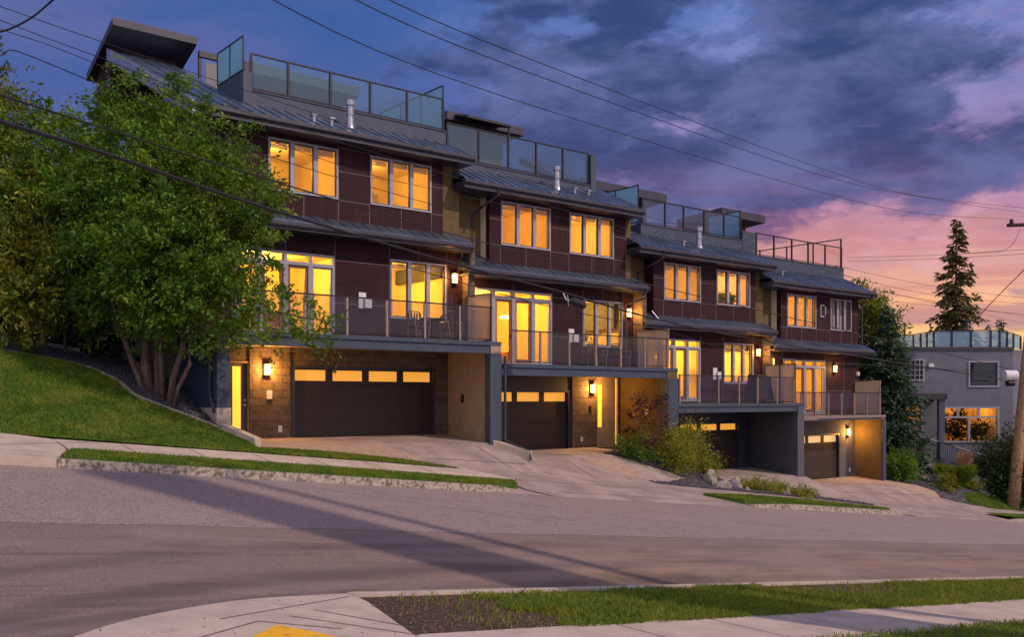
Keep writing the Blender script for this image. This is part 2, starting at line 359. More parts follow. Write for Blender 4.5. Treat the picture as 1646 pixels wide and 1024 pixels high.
# ------------------------------------------------------------------ mesh helpers
class MB:
    def __init__(s, tf=None): s.v = []; s.f = []; s.tf = tf
    def add(s, vs, fs):
        n = len(s.v); s.v += [s.tf(*p) if s.tf else tuple(p) for p in vs]; s.f += [tuple(i+n for i in q) for q in fs]; return s
    def box(s, x0, x1, y0, y1, z0, z1):
        return s.add([(x0,y0,z0),(x1,y0,z0),(x1,y1,z0),(x0,y1,z0),(x0,y0,z1),(x1,y0,z1),(x1,y1,z1),(x0,y1,z1)],
                     [(0,3,2,1),(4,5,6,7),(0,1,5,4),(1,2,6,5),(2,3,7,6),(3,0,4,7)])
    def hexa(s, p):     # 8 corners, bottom four then top four
        return s.add(p, [(0,3,2,1),(4,5,6,7),(0,1,5,4),(1,2,6,5),(2,3,7,6),(3,0,4,7)])
    def prism(s, poly, z0, z1):
        n = len(poly)
        f0 = (lambda x, y: z0) if not callable(z0) else z0
        f1 = (lambda x, y: z1) if not callable(z1) else z1
        vs = [(x, y, f0(x, y)) for x, y in poly]+[(x, y, f1(x, y)) for x, y in poly]
        return s.add(vs, [tuple(range(n-1,-1,-1)), tuple(range(n, 2*n))]+[(i,(i+1)%n,(i+1)%n+n,i+n) for i in range(n)])
    def extx(s, prof, x0, x1):   # profile in (y,z) extruded along x
        n = len(prof)
        return s.add([(x0,y,z) for y,z in prof]+[(x1,y,z) for y,z in prof],
                     [tuple(range(n)), tuple(range(2*n-1,n-1,-1))]+[(i,i+n,(i+1)%n+n,(i+1)%n) for i in range(n)])
    def quad(s, a, b, c, d): return s.add([a,b,c,d], [(0,1,2,3)])
    def tube(s, pts, r, n=8, cap=True):
        pts = [Vector(p) for p in pts]
        if not isinstance(r, (list, tuple)): r = [r]*len(pts)
        base = len(s.v); up = Vector((0,0,1)); vs = []
        for i, p in enumerate(pts):
            d = (pts[min(i+1,len(pts)-1)]-pts[max(i-1,0)]).normalized()
            a = d.cross(up) if abs(d.z) < .95 else d.cross(Vector((1,0,0)))
            a.normalize(); b = d.cross(a)
            for k in range(n):
                t = 2*math.pi*k/n
                vs.append(tuple(p+a*math.cos(t)*r[i]+b*math.sin(t)*r[i]))
        fs = []
        for i in range(len(pts)-1):
            for k in range(n):
                fs.append((i*n+k, i*n+(k+1)%n, (i+1)*n+(k+1)%n, (i+1)*n+k))
        if cap: fs += [tuple(range(n-1,-1,-1)), tuple((len(pts)-1)*n+k for k in range(n))]
        return s.add(vs, fs)
    def lathe(s, c, prof, n=16):
        vs = []; fs = []
        for r, z in prof:
            for k in range(n):
                t = 2*math.pi*k/n; vs.append((c[0]+r*math.cos(t), c[1]+r*math.sin(t), c[2]+z))
        for i in range(len(prof)-1):
            for k in range(n): fs.append((i*n+k, i*n+(k+1)%n, (i+1)*n+(k+1)%n, (i+1)*n+k))
        fs += [tuple(range(n-1,-1,-1)), tuple((len(prof)-1)*n+k for k in range(n))]
        return s.add(vs, fs)
    def build(s, name, m, parent=None, smooth=False, bevel=0.):
        me = bpy.data.meshes.new(name); me.from_pydata(s.v, [], s.f)
        me.materials.append(M[m] if isinstance(m, str) else m)
        if smooth: me.polygons.foreach_set('use_smooth', [True]*len(me.polygons))
        o = bpy.data.objects.new(name, me); COL.objects.link(o)
        adopt(o, parent)
        if bevel:
            b = o.modifiers.new('bevel', 'BEVEL'); b.width = bevel; b.segments = 2; b.limit_method = 'ANGLE'
        return o
def adopt(o, parent):
    if parent is not None:
        o.parent = parent
        if parent.type == 'EMPTY': o.matrix_parent_inverse = Matrix.Translation(-parent.location)
def tag(o, label=None, cat=None, group=None, kind=None):
    if label: o['label'] = label
    if cat: o['category'] = cat
    if group: o['group'] = group
    if kind: o['kind'] = kind
    return o
def thing(name, loc, label, cat, group=None):
    o = bpy.data.objects.new(name, None); o.location = loc; o.empty_display_size = .2; COL.objects.link(o)
    return tag(o, label, cat, group)
def box(name, m, parent, *a, bevel=0.): return MB().box(*a).build(name, m, parent, bevel=bevel)

def fast_mesh(name, verts, quads, m, parent=None):
    me = bpy.data.meshes.new(name); nv = len(verts); nf, k = quads.shape
    me.vertices.add(nv); me.vertices.foreach_set('co', np.ascontiguousarray(verts, dtype=np.float32).ravel())
    me.loops.add(nf*k); me.loops.foreach_set('vertex_index', quads.astype(np.int32).ravel())
    me.polygons.add(nf); me.polygons.foreach_set('loop_start', np.arange(0, nf*k, k, dtype=np.int32))
    me.update(calc_edges=True); me.materials.append(M[m])
    o = bpy.data.objects.new(name, me); COL.objects.link(o); adopt(o, parent); return o
def leaf_cloud(name, cen, size, m, parent=None, wid=.42, droop=.35, vary=.35, axis=None, spread=.35):
    tone = None
    if isinstance(cen, tuple): cen, axis, tone = cen; spread = .75
    cen = np.asarray(cen); n = len(cen)
    d = RNG.normal(size=(n,3)) if axis is None else axis+RNG.normal(size=(n,3))*spread
    d[:,2] -= droop; d /= np.linalg.norm(d, axis=1, keepdims=True)
    w = np.cross(d, RNG.normal(size=(n,3))); w /= np.linalg.norm(w, axis=1, keepdims=True)+1e-9
    L = size*(1+vary*RNG.uniform(-1,1,(n,1)))
    a = cen; c = cen+d*L; mid = cen+d*L*.45
    v = np.stack([a, mid+w*L*wid*.5, c, mid-w*L*wid*.5], 1).reshape(-1,3)
    q = np.arange(4*n).reshape(n,4)
    o = fast_mesh(name, v, q, m, parent)
    at_ = o.data.attributes.new('tone', 'FLOAT', 'FACE')
    at_.data.foreach_set('value', (tone if tone is not None else np.full(n, .5)).astype(np.float32)); return o
def clumps(blobs, per, sig=.24, flat=.7, shell=.55, spray=.35):
    """leaf places, the way each twig points, and a tone shared by the leaves of one twig"""
    out = []; axs = []; tone = []
    for (x,y,z,rx,ry,rz,nc) in blobs:
        d = RNG.normal(size=(nc,3)); d /= np.linalg.norm(d,axis=1,keepdims=True)
        r = RNG.uniform(shell,1,(nc,1))**.7
        c = np.array([x,y,z])+d*r*np.array([rx,ry,rz])
        for p in c:
            k = int(per*RNG.uniform(.35,1.7)); s = sig*RNG.uniform(.5,1.5)
            o_ = p-np.array([x,y,z]); o_ = o_/(np.linalg.norm(o_)+1e-6)
            a_ = o_*.8+RNG.normal(size=3)*.35+np.array([0,0,.15 if RNG.uniform() < .5 else -.35]); a_ /= np.linalg.norm(a_)
            out.append(p+RNG.normal(size=(k,3))*np.array([s,s,s*flat])*.8+a_*RNG.uniform(-.5,1.5,(k,1))*s*spray*4)
            axs.append(np.repeat(a_[None],k,0)); tone.append(np.full(k, RNG.uniform(0,1)))
    return np.concatenate(out), np.concatenate(axs), np.concatenate(tone)

# ------------------------------------------------------------------ the lie of the land
def lerp(tab, x):
    if x <= tab[0][0]: return tab[0][1]-.107*(x-tab[0][0])
    for (a,b),(d,e) in zip(tab, tab[1:]):
        if x <= d: return b+(e-b)*(x-a)/(d-a)
    return tab[-1][1]-.107*(x-tab[-1][0])
RL = {23.4:[(0,.5),(5,0),(7.5,-.3),(9.2,-.6),(9.9,-.9)], 26:[(0,1.6),(5,1.1),(7.5,.7),(9.9,.3)], 30:[(0,2.3),(5,1.8),(9.9,1.0)], 60:[(0,6),(9.9,5)]}
RR = {23.4:[(9.9,-1.12),(12,-1.25),(18.6,-1.4),(20,-1.9),(26.3,-2.0),(27.4,-2.35),(28.6,-2.95),(34.8,-3.25),(36,-3.75),(43,-4.1),(50,-4.75)],
      26:[(9.9,-1.17),(18.6,-1.2),(18.9,-1.85),(27,-1.85),(27.4,-3.0),(35,-3.03),(35.3,-3.83),(43,-3.85),(50,-4.3)],
      30:[(9.9,-1.2),(43,-3.85),(50,-4.0)], 60:[(9.9,0),(43,-3),(60,-3.3)]}
def z0(Y): return -1.81 if Y <= 10 else -1.81+1.04*(Y-10)/8.5
def H(X, Y):
    if Y < 18.5: return z0(Y)-.107*X
    if Y <= 20: return -.60+(Y-18.5)/1.5*.11-.107*X
    if Y <= 21.5: return -.49+(Y-20)/1.5*.2-.107*X
    R = RL if X < 9.9 else RR
    ys = [21.5,23.4,26,30,60]
    for a, b in zip(ys, ys[1:]):
        if Y <= b:
            za = -.29-.107*X if a == 21.5 else lerp(R[a], X)
            return za+(lerp(R[b], X)-za)*(Y-a)/(b-a)
    return lerp(R[60], X)
def Hroad(X, Y): return z0(min(Y, 19.5))-.107*X
def dens(poly, step):
    out = []
    for a, b in zip(poly, poly[1:]+poly[:1]):
        n = max(1, int(math.dist(a, b)/step))
        out += [(a[0]+(b[0]-a[0])*k/n, a[1]+(b[1]-a[1])*k/n) for k in range(n)]
    return out
def inside(p, poly):
    x, y = p; c = False; j = len(poly)-1
    for i in range(len(poly)):
        xi, yi = poly[i]; xj, yj = poly[j]
        if (yi > y) != (yj > y) and x < (xj-xi)*(y-yi)/(yj-yi)+xi: c = not c
        j = i
    return c
def smoothline(pts, n=8):
    out = []; P_ = [Vector(p) for p in pts]
    for i in range(len(P_)-1):
        a, b = P_[i], P_[i+1]; p = P_[max(i-1,0)]; q = P_[min(i+2,len(P_)-1)]
        for k in range(n):
            t = k/n
            out.append(tuple(.5*((2*a)+(b-p)*t+(2*p-5*a+4*b-q)*t*t+(-p+3*a-3*b+q)*t**3)))
    out.append(tuple(P_[-1])); return out
def patch(name, poly, m, off=.01, step=.4, hf=None, kind='structure', thick=0., parent=None):
    hf = hf or H
    b = dens([tuple(p) for p in poly], step); xs = [p[0] for p in b]; ys = [p[1] for p in b]
    pts = list(b)
    x = min(xs)+step/2
    while x < max(xs):
        y = min(ys)+step/2
        while y < max(ys):
            if inside((x,y), b) : pts.append((x,y))
            y += step
        x += step
    vc, e, fc, *_ = delaunay_2d_cdt([Vector(p) for p in pts], [], [list(range(len(b)))], 1, 1e-5)
    vs = [(p.x, p.y, hf(p.x, p.y)+off) for p in vc]
    fs = [tuple(f) for f in fc]
    mb = MB(); mb.add(vs, fs)
    # faces may come clockwise
    if fs:
        a, b_, c = [Vector(vs[i]) for i in fs[0][:3]]
        if (b_-a).cross(c-a).z < 0: mb.f = [tuple(reversed(f)) for f in mb.f]
    if thick:
        n = len(b)
        ring = [(x, y, hf(x,y)+off) for x, y in b]+[(x, y, hf(x,y)+off-thick) for x, y in b]
        mb.add(ring, [(i,(i+1)%n,(i+1)%n+n,i+n) for i in range(n)])
    o = mb.build(name, m, parent)
    if kind: o['kind'] = kind
    return o
def blades(name, poly, n, h, w, m, label, off=0., dens_f=None, hf=None, cat='grass'):
    hf = hf or H
    xs = [p[0] for p in poly]; ys = [p[1] for p in poly]; pts = []
    while len(pts) < n:
        p = (random.uniform(min(xs),max(xs)), random.uniform(min(ys),max(ys)))
        if inside(p, poly) and (dens_f is None or random.random() < dens_f(*p)): pts.append((p[0],p[1],hf(*p)+off))
    P_ = np.array(pts); k = len(P_)
    lean = RNG.normal(size=(k,2))*.45; hh = h*RNG.uniform(.5,1.3,(k,1)); ang = RNG.uniform(0,6.28,k)
    wv = np.stack([np.cos(ang),np.sin(ang),np.zeros(k)],1)*w/2
    tip = P_+np.concatenate([lean*hh, hh*.9],1); mid = P_+np.concatenate([lean*hh*.35, hh*.5],1)
    v = np.stack([P_-wv, P_+wv, mid+wv*.8, tip, mid-wv*.8],1).reshape(-1,3)
    o = fast_mesh(name, v, np.arange(5*k).reshape(k,5), m)
    return tag(o, label, cat, kind='stuff')

# base sheets
def sheet(name, xs, ys, hf, off, m):
    mb = MB(); nx, ny = len(xs), len(ys)
    vs = [(x, y, hf(x, y)+off) for y in ys for x in xs]
    fs = [(j*nx+i, j*nx+i+1, (j+1)*nx+i+1, (j+1)*nx+i) for j in range(ny-1) for i in range(nx-1)]
    mb.add(vs, fs); o = mb.build(name, m); o['kind'] = 'structure'; return o
lin = lambda a, b, n: [a+(b-a)*i/(n-1) for i in range(n)]
sheet('road', [-900,-300,-100,-40]+lin(-20,80,51)+[120,300,900], [-900,-200,-60,-20]+lin(-6,19.2,43), lambda x, y: Hroad(max(-60,min(90,x)), y), 0, 'asphalt')
def Hfar(x, y):
    xx = max(-60, min(90, x)); return H(xx, y) if y < 60 else lerp(RR[60] if xx > 9.9 else RL[60], xx)
xl_ = [-900,-300,-100,-40]+lin(-20,9.85,31)+[9.95]+lin(10.5,60,100)+[80,120,300,900]
sheet('ground', xl_, [19.15]+lin(19.4,32,43)+[36,45,60,120,400,1500], Hfar, -.20, 'terrain')

# ---- near side: curb, corner ramp, verge, sidewalk
nearcurb = smoothline([(.6,6.3),(2.14,8.24),(3.08,9.1),(4.3,9.76),(5.62,9.97)], 6)
def Hn(X, Y): return -1.70-.107*X
CT = .0   # height of the near walk above the gutter
mb = MB()
curbp = [(5.62,10.0),(60,10.0),(60,9.80),(5.62,9.80)]
patch('curb', curbp, 'concrete', CT+.01, 1.0, Hn, thick=.2)
corner = nearcurb[1:]+[(5.62,9.8),(5.55,9.42),(4.96,7.52),(4.4,5.6),(0,4.0)]
patch('corner_ramp', corner, 'concrete', CT-.0, .5, Hn, thick=.2)
def groove(name, a, b, w=.02, m='soil', hf=Hn, off=CT+.004):
    a = Vector(a); b = Vector(b); d = (b-a).normalized(); n_ = Vector((-d.y, d.x))*w/2
    k = max(1, int((b-a).length/.8)); mb_ = MB()
    for i in range(k):
        p = a+(b-a)*i/k; q = a+(b-a)*(i+1)/k
        mb_.quad(*[(c.x, c.y, hf(c.x, c.y)+off) for c in (p-n_, q-n_, q+n_, p+n_)])
    return mb_
g_ = MB()
for a, b in (((3.55,8.72),(5.5,9.74)), ((3.85,8.54),(4.45,8.0)), ((4.68,9.02),(5.18,7.9)), ((4.27,8.74),(5.02,7.55)), ((3.85,8.54),(3.0,7.9))):
    x_ = groove('', a, b); g_.add(x_.v, x_.f)
o = g_.build('corner_ramp_joint', 'joint'); o['kind'] = 'structure'
mat('yellow_mat', (.78,.40,.01), .7, (.40,.22,.05), 9, 10, .5, .72, bump=.15, bs=60)
yp = [(3.2,7.55),(3.93,8.30),(4.22,7.62),(4.2,6.9),(3.5,6.6)]
patch('tactile_paving', yp, 'yellow_mat', CT+.01, .4, Hn, thick=.01)
dm_ = MB(); rq_ = random.Random(5)
for i in range(46):
    x, y = rq_.uniform(2.3,5.6), rq_.uniform(7.3,9.7)
    if inside((x,y), [tuple(c) for c in corner]):
        r_ = rq_.uniform(.004,.011); dm_.lathe((x,y,Hn(x,y)+.001), [(r_,0),(r_*.9,r_*.3),(r_*.3,r_*.5)], 6)
tag(dm_.build('debris', 'dark_bark'), 'small dark specks of debris on the pale corner pavement', 'debris', kind='stuff')
verge = [(5.65,9.8),(60,9.8),(60,7.6),(5.0,7.6)]
patch('verge', verge, 'soil', CT-.02, .5, Hn)
patch('sidewalk', [(5.0,7.6),(60,7.6),(60,6.15),(4.5,6.15)], 'concrete', CT, .8, Hn, thick=.1)
patch('verge', [(4.5,6.15),(60,6.15),(60,3.0),(3,3.0)], 'lawn_base', CT-.01, .8, Hn)
g_ = MB()
for i in range(14):
    x = 7.6+i*1.6; q = groove('', (x,7.6), (x-.02,6.15), .015); g_.add(q.v, q.f)
o = g_.build('sidewalk_joint', 'joint'); o['kind'] = 'structure'
def vd(x, y):   # grass thins out over bare soil
    if x < 7.0: return 0.02
    d = min(1, max(0, (x-7.0+.3*math.sin(y*6)+.2*math.sin(y*17))/.55))
    e = 1 if y < 9.25 else max(0, (9.72-y)/.5)+(.45 if x > 9.5 else 0)
    s = ((x-15)/1.9)**2+((y-9.5)/.75)**2
    if s < 1: d *= .12
    cl_ = math.sin(x*2.3+math.sin(y*3.1)*1.3)*math.sin(y*4.7+x*1.1)+math.sin(x*7.1+y*5.3)*.5
    return min(1, d*e*max(.12, .62+.5*cl_))
def near_w(x): return 1/(1+((x-6)/7)**1.6) if x > 6 else 1
blades('verge_grass', [(6,9.75),(30,9.75),(30,7.5),(6,7.5)], 62000, .085, .011, 'grass_blade', 'rough green grass on the near verge, worn to soil at its left end', CT-.02, lambda x, y: vd(x,y)*near_w(x), Hn)
blades('verge_grass', [(8,6.2),(20,6.2),(20,4.6),(8,4.6)], 12000, .07, .010, 'grass_blade', 'green grass below the near sidewalk at the bottom right corner', CT, None, Hn)
blades('dry_litter', [(5.7,9.7),(8.2,9.7),(7.4,7.6),(5.1,7.6)], 900, .028, .012, 'dry_grass', 'dead stalks and bark litter on the brown soil by the corner ramp', CT-.015, None, Hn, 'litter')

# ---- far side: curb, verge strips, sidewalk
fc = smoothline([(4.53,18.5),(9,18.5),(13.2,18.5),(14.6,18.62),(15.8,18.95)], 6)
def ribbon(name, line, w, hf, top, thick, m, step=0, side=1):
    pts = [Vector(p) for p in line]; L = []; R = []
    for i, p in enumerate(pts):
        d = (pts[min(i+1,len(pts)-1)]-pts[max(i-1,0)]).normalized(); n_ = Vector((-d.y, d.x))*side
        L.append(p); R.append(p+n_*w)
    mb = MB(); k = len(pts)
    tp = [(p.x,p.y,hf(p.x,p.y)+top(i/(k-1))) for i, p in enumerate(L)]+[(p.x,p.y,hf(p.x,p.y)+top(i/(k-1))) for i, p in enumerate(R)]
    bt = [(x,y,z-thick) for x,y,z in tp]
    v = tp+bt; f = []
    for i in range(k-1):
        f += [(i,i+1,k+i+1,k+i),(2*k+i,2*k+i+1,i+1,i),(k+i,k+i+1,3*k+i+1,3*k+i)]
    f += [(0,k,3*k,2*k),(k-1,2*k-1,4*k-1,3*k-1)]
    mb.add(v, f)
    o = mb.build(name, m); o['kind'] = 'structure'; return o
Hc = lambda x, y: -.60-.107*x
ribbon('curb', fc, .17, Hc, lambda t: 0 if t < .75 else -.12*(t-.75)/.25, .22, 'concrete_curb')
ribbon('curb', smoothline([(24.6,18.5),(28,18.5),(32,18.5),(33.6,18.62),(34.6,18.8)], 5), .17, Hc, lambda t: -.10+.10*min(1,t/.2) if t < .2 else (0 if t < .75 else -.12*(t-.75)/.25), .22, 'concrete_curb')
ribbon('curb', smoothline([(43.2,18.7),(46,18.5),(60,18.5)], 5), .17, Hc, lambda t: -.1+.1*min(1,t*3), .22, 'concrete_curb')
patch('sidewalk', [(-20,18.5),(4.5,18.5),(4.52,18.52),(5.1,20.2),(5.16,21.42),(4,21.62),(-20,21.62)], 'concrete', .0, .6, thick=.25)
patch('sidewalk', [(5.16,20.18),(12.04,20.1),(16.2,19.9),(16.7,20.4),(15.75,21.45),(12.9,21.55),(8.27,21.5),(5.16,21.42)], 'concrete', .006, .5, thick=.08)
strip1 = [(4.62,18.68),(13.2,18.68),(14.7,18.82),(15.7,19.1),(16.2,19.9),(12.04,20.08),(5.2,20.16)]
patch('verge', strip1, 'lawn_base', .02, .4, thick=.24)
blades('verge_grass', strip1, 26000, .055, .016, 'lawn_blade', 'long narrow grass strip above the far curb on the left', .02)
strip2 = [(24.6,18.72),(32.2,18.70),(33.4,18.8),(33.1,19.1),(30.1,20.1),(26.7,20.22),(23.9,19.8)]
patch('verge', strip2, 'lawn_base', .02, .4, thick=.24)
blades('verge_grass', strip2, 14000, .055, .02, 'lawn_blade', 'narrow grass strip by the curb in front of the rock bed', .02)
strip3 = [(43.4,18.72),(60,18.72),(60,20.0),(49,20.2),(42.8,19.6)]
patch('verge', strip3, 'lawn_base', .02, .5)
blades('verge_grass', strip3, 9000, .06, .03, 'lawn_blade', 'grass strip along the curb beyond the wooden pole', .02)
# driveways and the apron that dips to the gutter
def Hd(X, Y):
    z = H(X, Y)
    if Y < 20.0: z = min(z, max(Hroad(X, Y), z-.17*(1-(max(Y,18.3)-18.3)/1.7)))
    return z
drv = [(15.9,18.95),(16.4,18.36),(19,18.36),(24.6,18.40),(24.7,18.72),(23.8,19.7),(24.4,20.18),(30.1,20.16),(33.2,19.0),(34.7,18.4),(43.2,18.4),(43.3,18.75),(42.7,19.6),(47.5,20.25),(60,20.2),(60,21.4),(47.5,21.4),(44.4,22.6),(43.6,24.2),(43.0,26.0),(35.6,26.0),(35.3,23.4),(34.9,26.0),(28.6,26.0),(28.2,23.4),(27.9,22.0),(31.4,20.9),(25,21.3),(23.4,21.5),(23.7,22.2),(23.3,24.0),(26.2,23.6),(26.5,26),(18.9,26),(18.5,23.3),(18.4,26),(9.95,26),(9.95,22.2),(11.0,22.3),(13.2,22.0),(14.3,21.9),(15.75,21.45),(16.75,20.4),(16.2,19.9),(15.9,19.3)]
patch('driveway', drv, 'driveway_concrete', .004, .35, Hd)
patch('driveway', [(9.95,26.05),(9.95,21.45),(13.5,21.4),(13.5,18.34),(60,18.34),(60,22.5),(46,22.5),(43.4,26.05)], 'driveway_concrete', -.02, .5, Hd)
patch('driveway_border', [(10.2,22.7),(10.2,26),(12.9,26),(13.1,24.95),(14.3,23.0),(15.0,22.1),(14.3,21.8),(12.9,22.3),(11.5,22.6)], 'paver_tan', .010, .4)
patch('driveway_border', [(23.0,24.4),(26.4,24.2),(26.5,25.98),(23.9,25.98),(21.6,24.6),(21.9,22.8),(22.5,21.9),(23.3,21.75),(23.5,22.3)], 'paver_tan', .010, .4)
patch('driveway_border', [(41.5,25.95),(43.3,25.95),(43.9,24.3),(44.6,22.75),(43.6,22.0),(42.9,22.4),(41.4,23.6),(38.6,24.3),(38.6,25.9)], 'paver_tan', .010, .4)
g_ = MB()
Hd4 = lambda x, y: Hd(x, y)
for a, b in (((17.0,25.9),(17.9,20.4)), ((13.6,24.9),(18.2,24.6)), ((15,22.2),(18.5,22.1)), ((16.3,20.2),(24,20.2)), ((18.6,21.5),(23.2,21.5)), ((21.3,25.9),(20.6,18.6)), ((19,23.6),(23.2,23.6)), ((29,23.9),(34.6,23.9)), ((31.8,25.9),(32.2,20.8)), ((35.6,22.4),(43,22.4)), ((38.6,24.2),(39.5,18.6)), ((17.0,18.9),(24,18.9)), ((35,19),(42.8,19)), ((34.8,20.3),(42.8,20.3))):
    x_ = groove('', a, b, .022, hf=Hd4, off=.014); g_.add(x_.v, x_.f)
o = g_.build('driveway_joint', 'joint'); o['kind'] = 'structure'
g_ = MB()
for x in (6.5,8.0,9.5,11,12.5,14): 
    x_ = groove('', (x,20.2), (x,21.4), .02, hf=H, off=.012); g_.add(x_.v, x_.f)
o = g_.build('sidewalk_joint', 'joint'); o['kind'] = 'structure'

# ---- lawn, gravel and beds
border = smoothline([(3.6,26.3),(5.4,26.5),(6.6,26.4),(7.5,25.4),(7.75,24.3),(8.6,23.6),(9.6,22.75),(10.0,22.4)], 6)
lawn = [(-20,21.52),(4.2,21.53),(8.27,21.52),(12.9,21.57),(15.6,21.46),(14.2,21.88),(13.2,22.1),(12.1,22.35),(11.0,22.45),(10.2,22.35),(10.0,22.3)]+[(x,y) for x,y in reversed(border[:-1])]+[(-20,26.3)]
patch('lawn', lawn, 'lawn_base', .02, .35)
blades('lawn_grass', lawn, 90000, .055, .018, 'lawn_blade', 'mown green lawn sloping up on the left to the trees', .02, lambda x, y: 1 if x > 1 else .04)
ribbon('garden_edging', border, .12, H, lambda t: .06, .12, 'concrete_curb', side=-1 if False else 1)
gravelL = border[12:]+[(9.72,23.3),(9.40,23.3),(9.40,34),(3,34),(3,26.8)]
patch('gravel_bed', gravelL, 'gravel_bed', .01, .4)
bedM = [(23.4,23.8),(24.95,22.25),(25.5,21.9),(24.2,21.6),(23.3,21.62),(24.6,21.25),(28.1,20.95),(31.6,20.5),(34.3,19.9),(34.2,20.35),(31.8,21.0),(29.6,21.6),(28.1,22.2),(28.2,23.3),(27.6,23.4),(26.75,23.3),(26.2,23.4),(25.9,24.5),(24.8,24.6)]
patch('gravel_bed', bedM, 'gravel_bed', .022, .35)
bedR = [(43.5,25.8),(44.2,24.2),(44.9,22.9),(43.9,22.2),(45.6,21.7),(47.6,21.5),(48.4,22.8),(50.5,23.2),(51.5,25.5),(50,28),(44,28)]
patch('gravel_bed', bedR, 'gravel_bed', .022, .5)
lawnR = [(45.9,21.75),(48,21.42),(60,21.42),(60,22.4),(53,22.3),(50.6,22.5),(49.2,23.0),(47.2,22.8)]
patch('lawn', lawnR, 'lawn_base', .03, .5)
blades('lawn_grass', lawnR, 16000, .07, .03, 'lawn_blade', 'small green lawn at the foot of the wooden pole', .03)
ribbon('garden_path', smoothline([(50.25,22.3),(49.9,23.2),(51.5,25.6),(54,28.2),(57,29.5)], 5), .9, H, lambda t: .05, .2, 'concrete', side=-1)
def pebbles(name, poly, n, r0, r1, label, m='stone_chip'):
    ico = [(0,0,1),(.94,0,.3),(.29,.9,.3),(-.76,.55,.3),(-.76,-.55,.3),(.29,-.9,.3),(.5,.5,-.5),(-.5,.5,-.5),(-.5,-.5,-.5),(.5,-.5,-.5)]
    fcs = [(0,1,2),(0,2,3),(0,3,4),(0,4,5),(0,5,1),(1,6,2),(2,7,3),(3,8,4),(4,8,5),(5,9,1),(2,6,7),(3,7,8),(5,8,9),(1,9,6)]
    V_ = np.array(ico); F_ = np.array(fcs); vs = []; fs = []; k = 0
    xs = [p[0] for p in poly]; ys = [p[1] for p in poly]
    while k < n:
        p = (random.uniform(min(xs),max(xs)), random.uniform(min(ys),max(ys)))
        if not inside(p, poly): continue
        r = random.uniform(r0,r1); a = random.uniform(0,6.28)
        R_ = np.array([[math.cos(a),-math.sin(a),0],[math.sin(a),math.cos(a),0],[0,0,1]])
        v = (V_*np.array([r*random.uniform(.7,1.4),r,r*random.uniform(.4,.8)]))@R_.T+np.array([p[0],p[1],H(*p)+.03])
        vs.append(v); fs.append(F_+10*k); k += 1
    o = fast_mesh(name, np.concatenate(vs), np.concatenate(fs), m)
    return tag(o, label, 'gravel', kind='stuff')
pebbles('gravel', [(4,26.9),(7.2,26.4),(7.9,25.4),(8.0,24.5),(8.8,23.7),(9.7,22.95),(9.6,23.2),(9.35,24),(9.35,30),(4,30)], 4200, .03, .075, 'dark grey gravel under the trees between lawn and house')
pebbles('gravel', bedM, 3000, .025, .065, 'grey gravel of the rock bed between the second and third garages')
pebbles('gravel', bedR, 1500, .03, .07, 'grey gravel of the garden bed right of the last garage')

# ------------------------------------------------------------------ townhouses
L_ = [9.7, 18.8, 27.25, 35.45, 43.2]
BX0 = [9.7, 20.14, 28.37, 36.80]          # left edge of each upper bay
BX1 = [18.19, 26.79, 34.95, 43.2]
EAVE = [7.72, 6.95, 5.60, 4.93]
SK = [4.86, 4.09, 2.74, 2.11]
DT = [1.74, 1.08, -.21, -.81]
BB = [1.37, .71, -.55, -1.02]
FL = [-1.20, -1.85, -3.03, -3.85]
YF = [23.3, 23.3, 23.3, 24.6]
UPW = [[(12.03,14.30),(15.43,17.72)], [(20.63,22.91),(23.84,26.12)], [(28.97,31.23),(32.26,34.53)], [(37.27,39.55),(40.75,42.55)]]
UPZ = [(6.05,7.58), (5.31,6.84), (3.95,5.45), (3.25,4.77)]
PD = [(10.98,14.17,4.31,4.03,3.93), (19.42,22.97,3.76,3.53,3.43), (27.95,31.21,2.40,2.12,2.02), (36.98,40.30,1.78,1.50,1.40)]
MW = [(16.16,18.31,2.53,4.41), (24.53,26.60,1.92,3.68), (32.73,34.75,.62,2.36), None]
GD = [(12.80,17.87), (18.82,23.85), (28.72,33.80), (36.45,41.52)]
GZ = [.95, .27, -1.03, -1.70]
GW = [(.52,.84), (-.12,.20), (-1.36,-1.04), (-2.11,-1.79)]
PT = [9.15, 8.25, 7.12, 6.53]             # parapet tops
PXR = [(11.95,18.95), (18.95,26.0), (28.6,36.15), (36.15,43.35)]
YW = 26.0
LAB = ['uppermost maroon townhouse at the left, its roof rising to a canopy behind the leafy tree',
       'second maroon townhouse from the left, with the awning on its roof deck',
       'third maroon townhouse from the left, above the rock bed and black covered grill',
       'lowest maroon townhouse at the right end, with the unglazed dark roof railing']

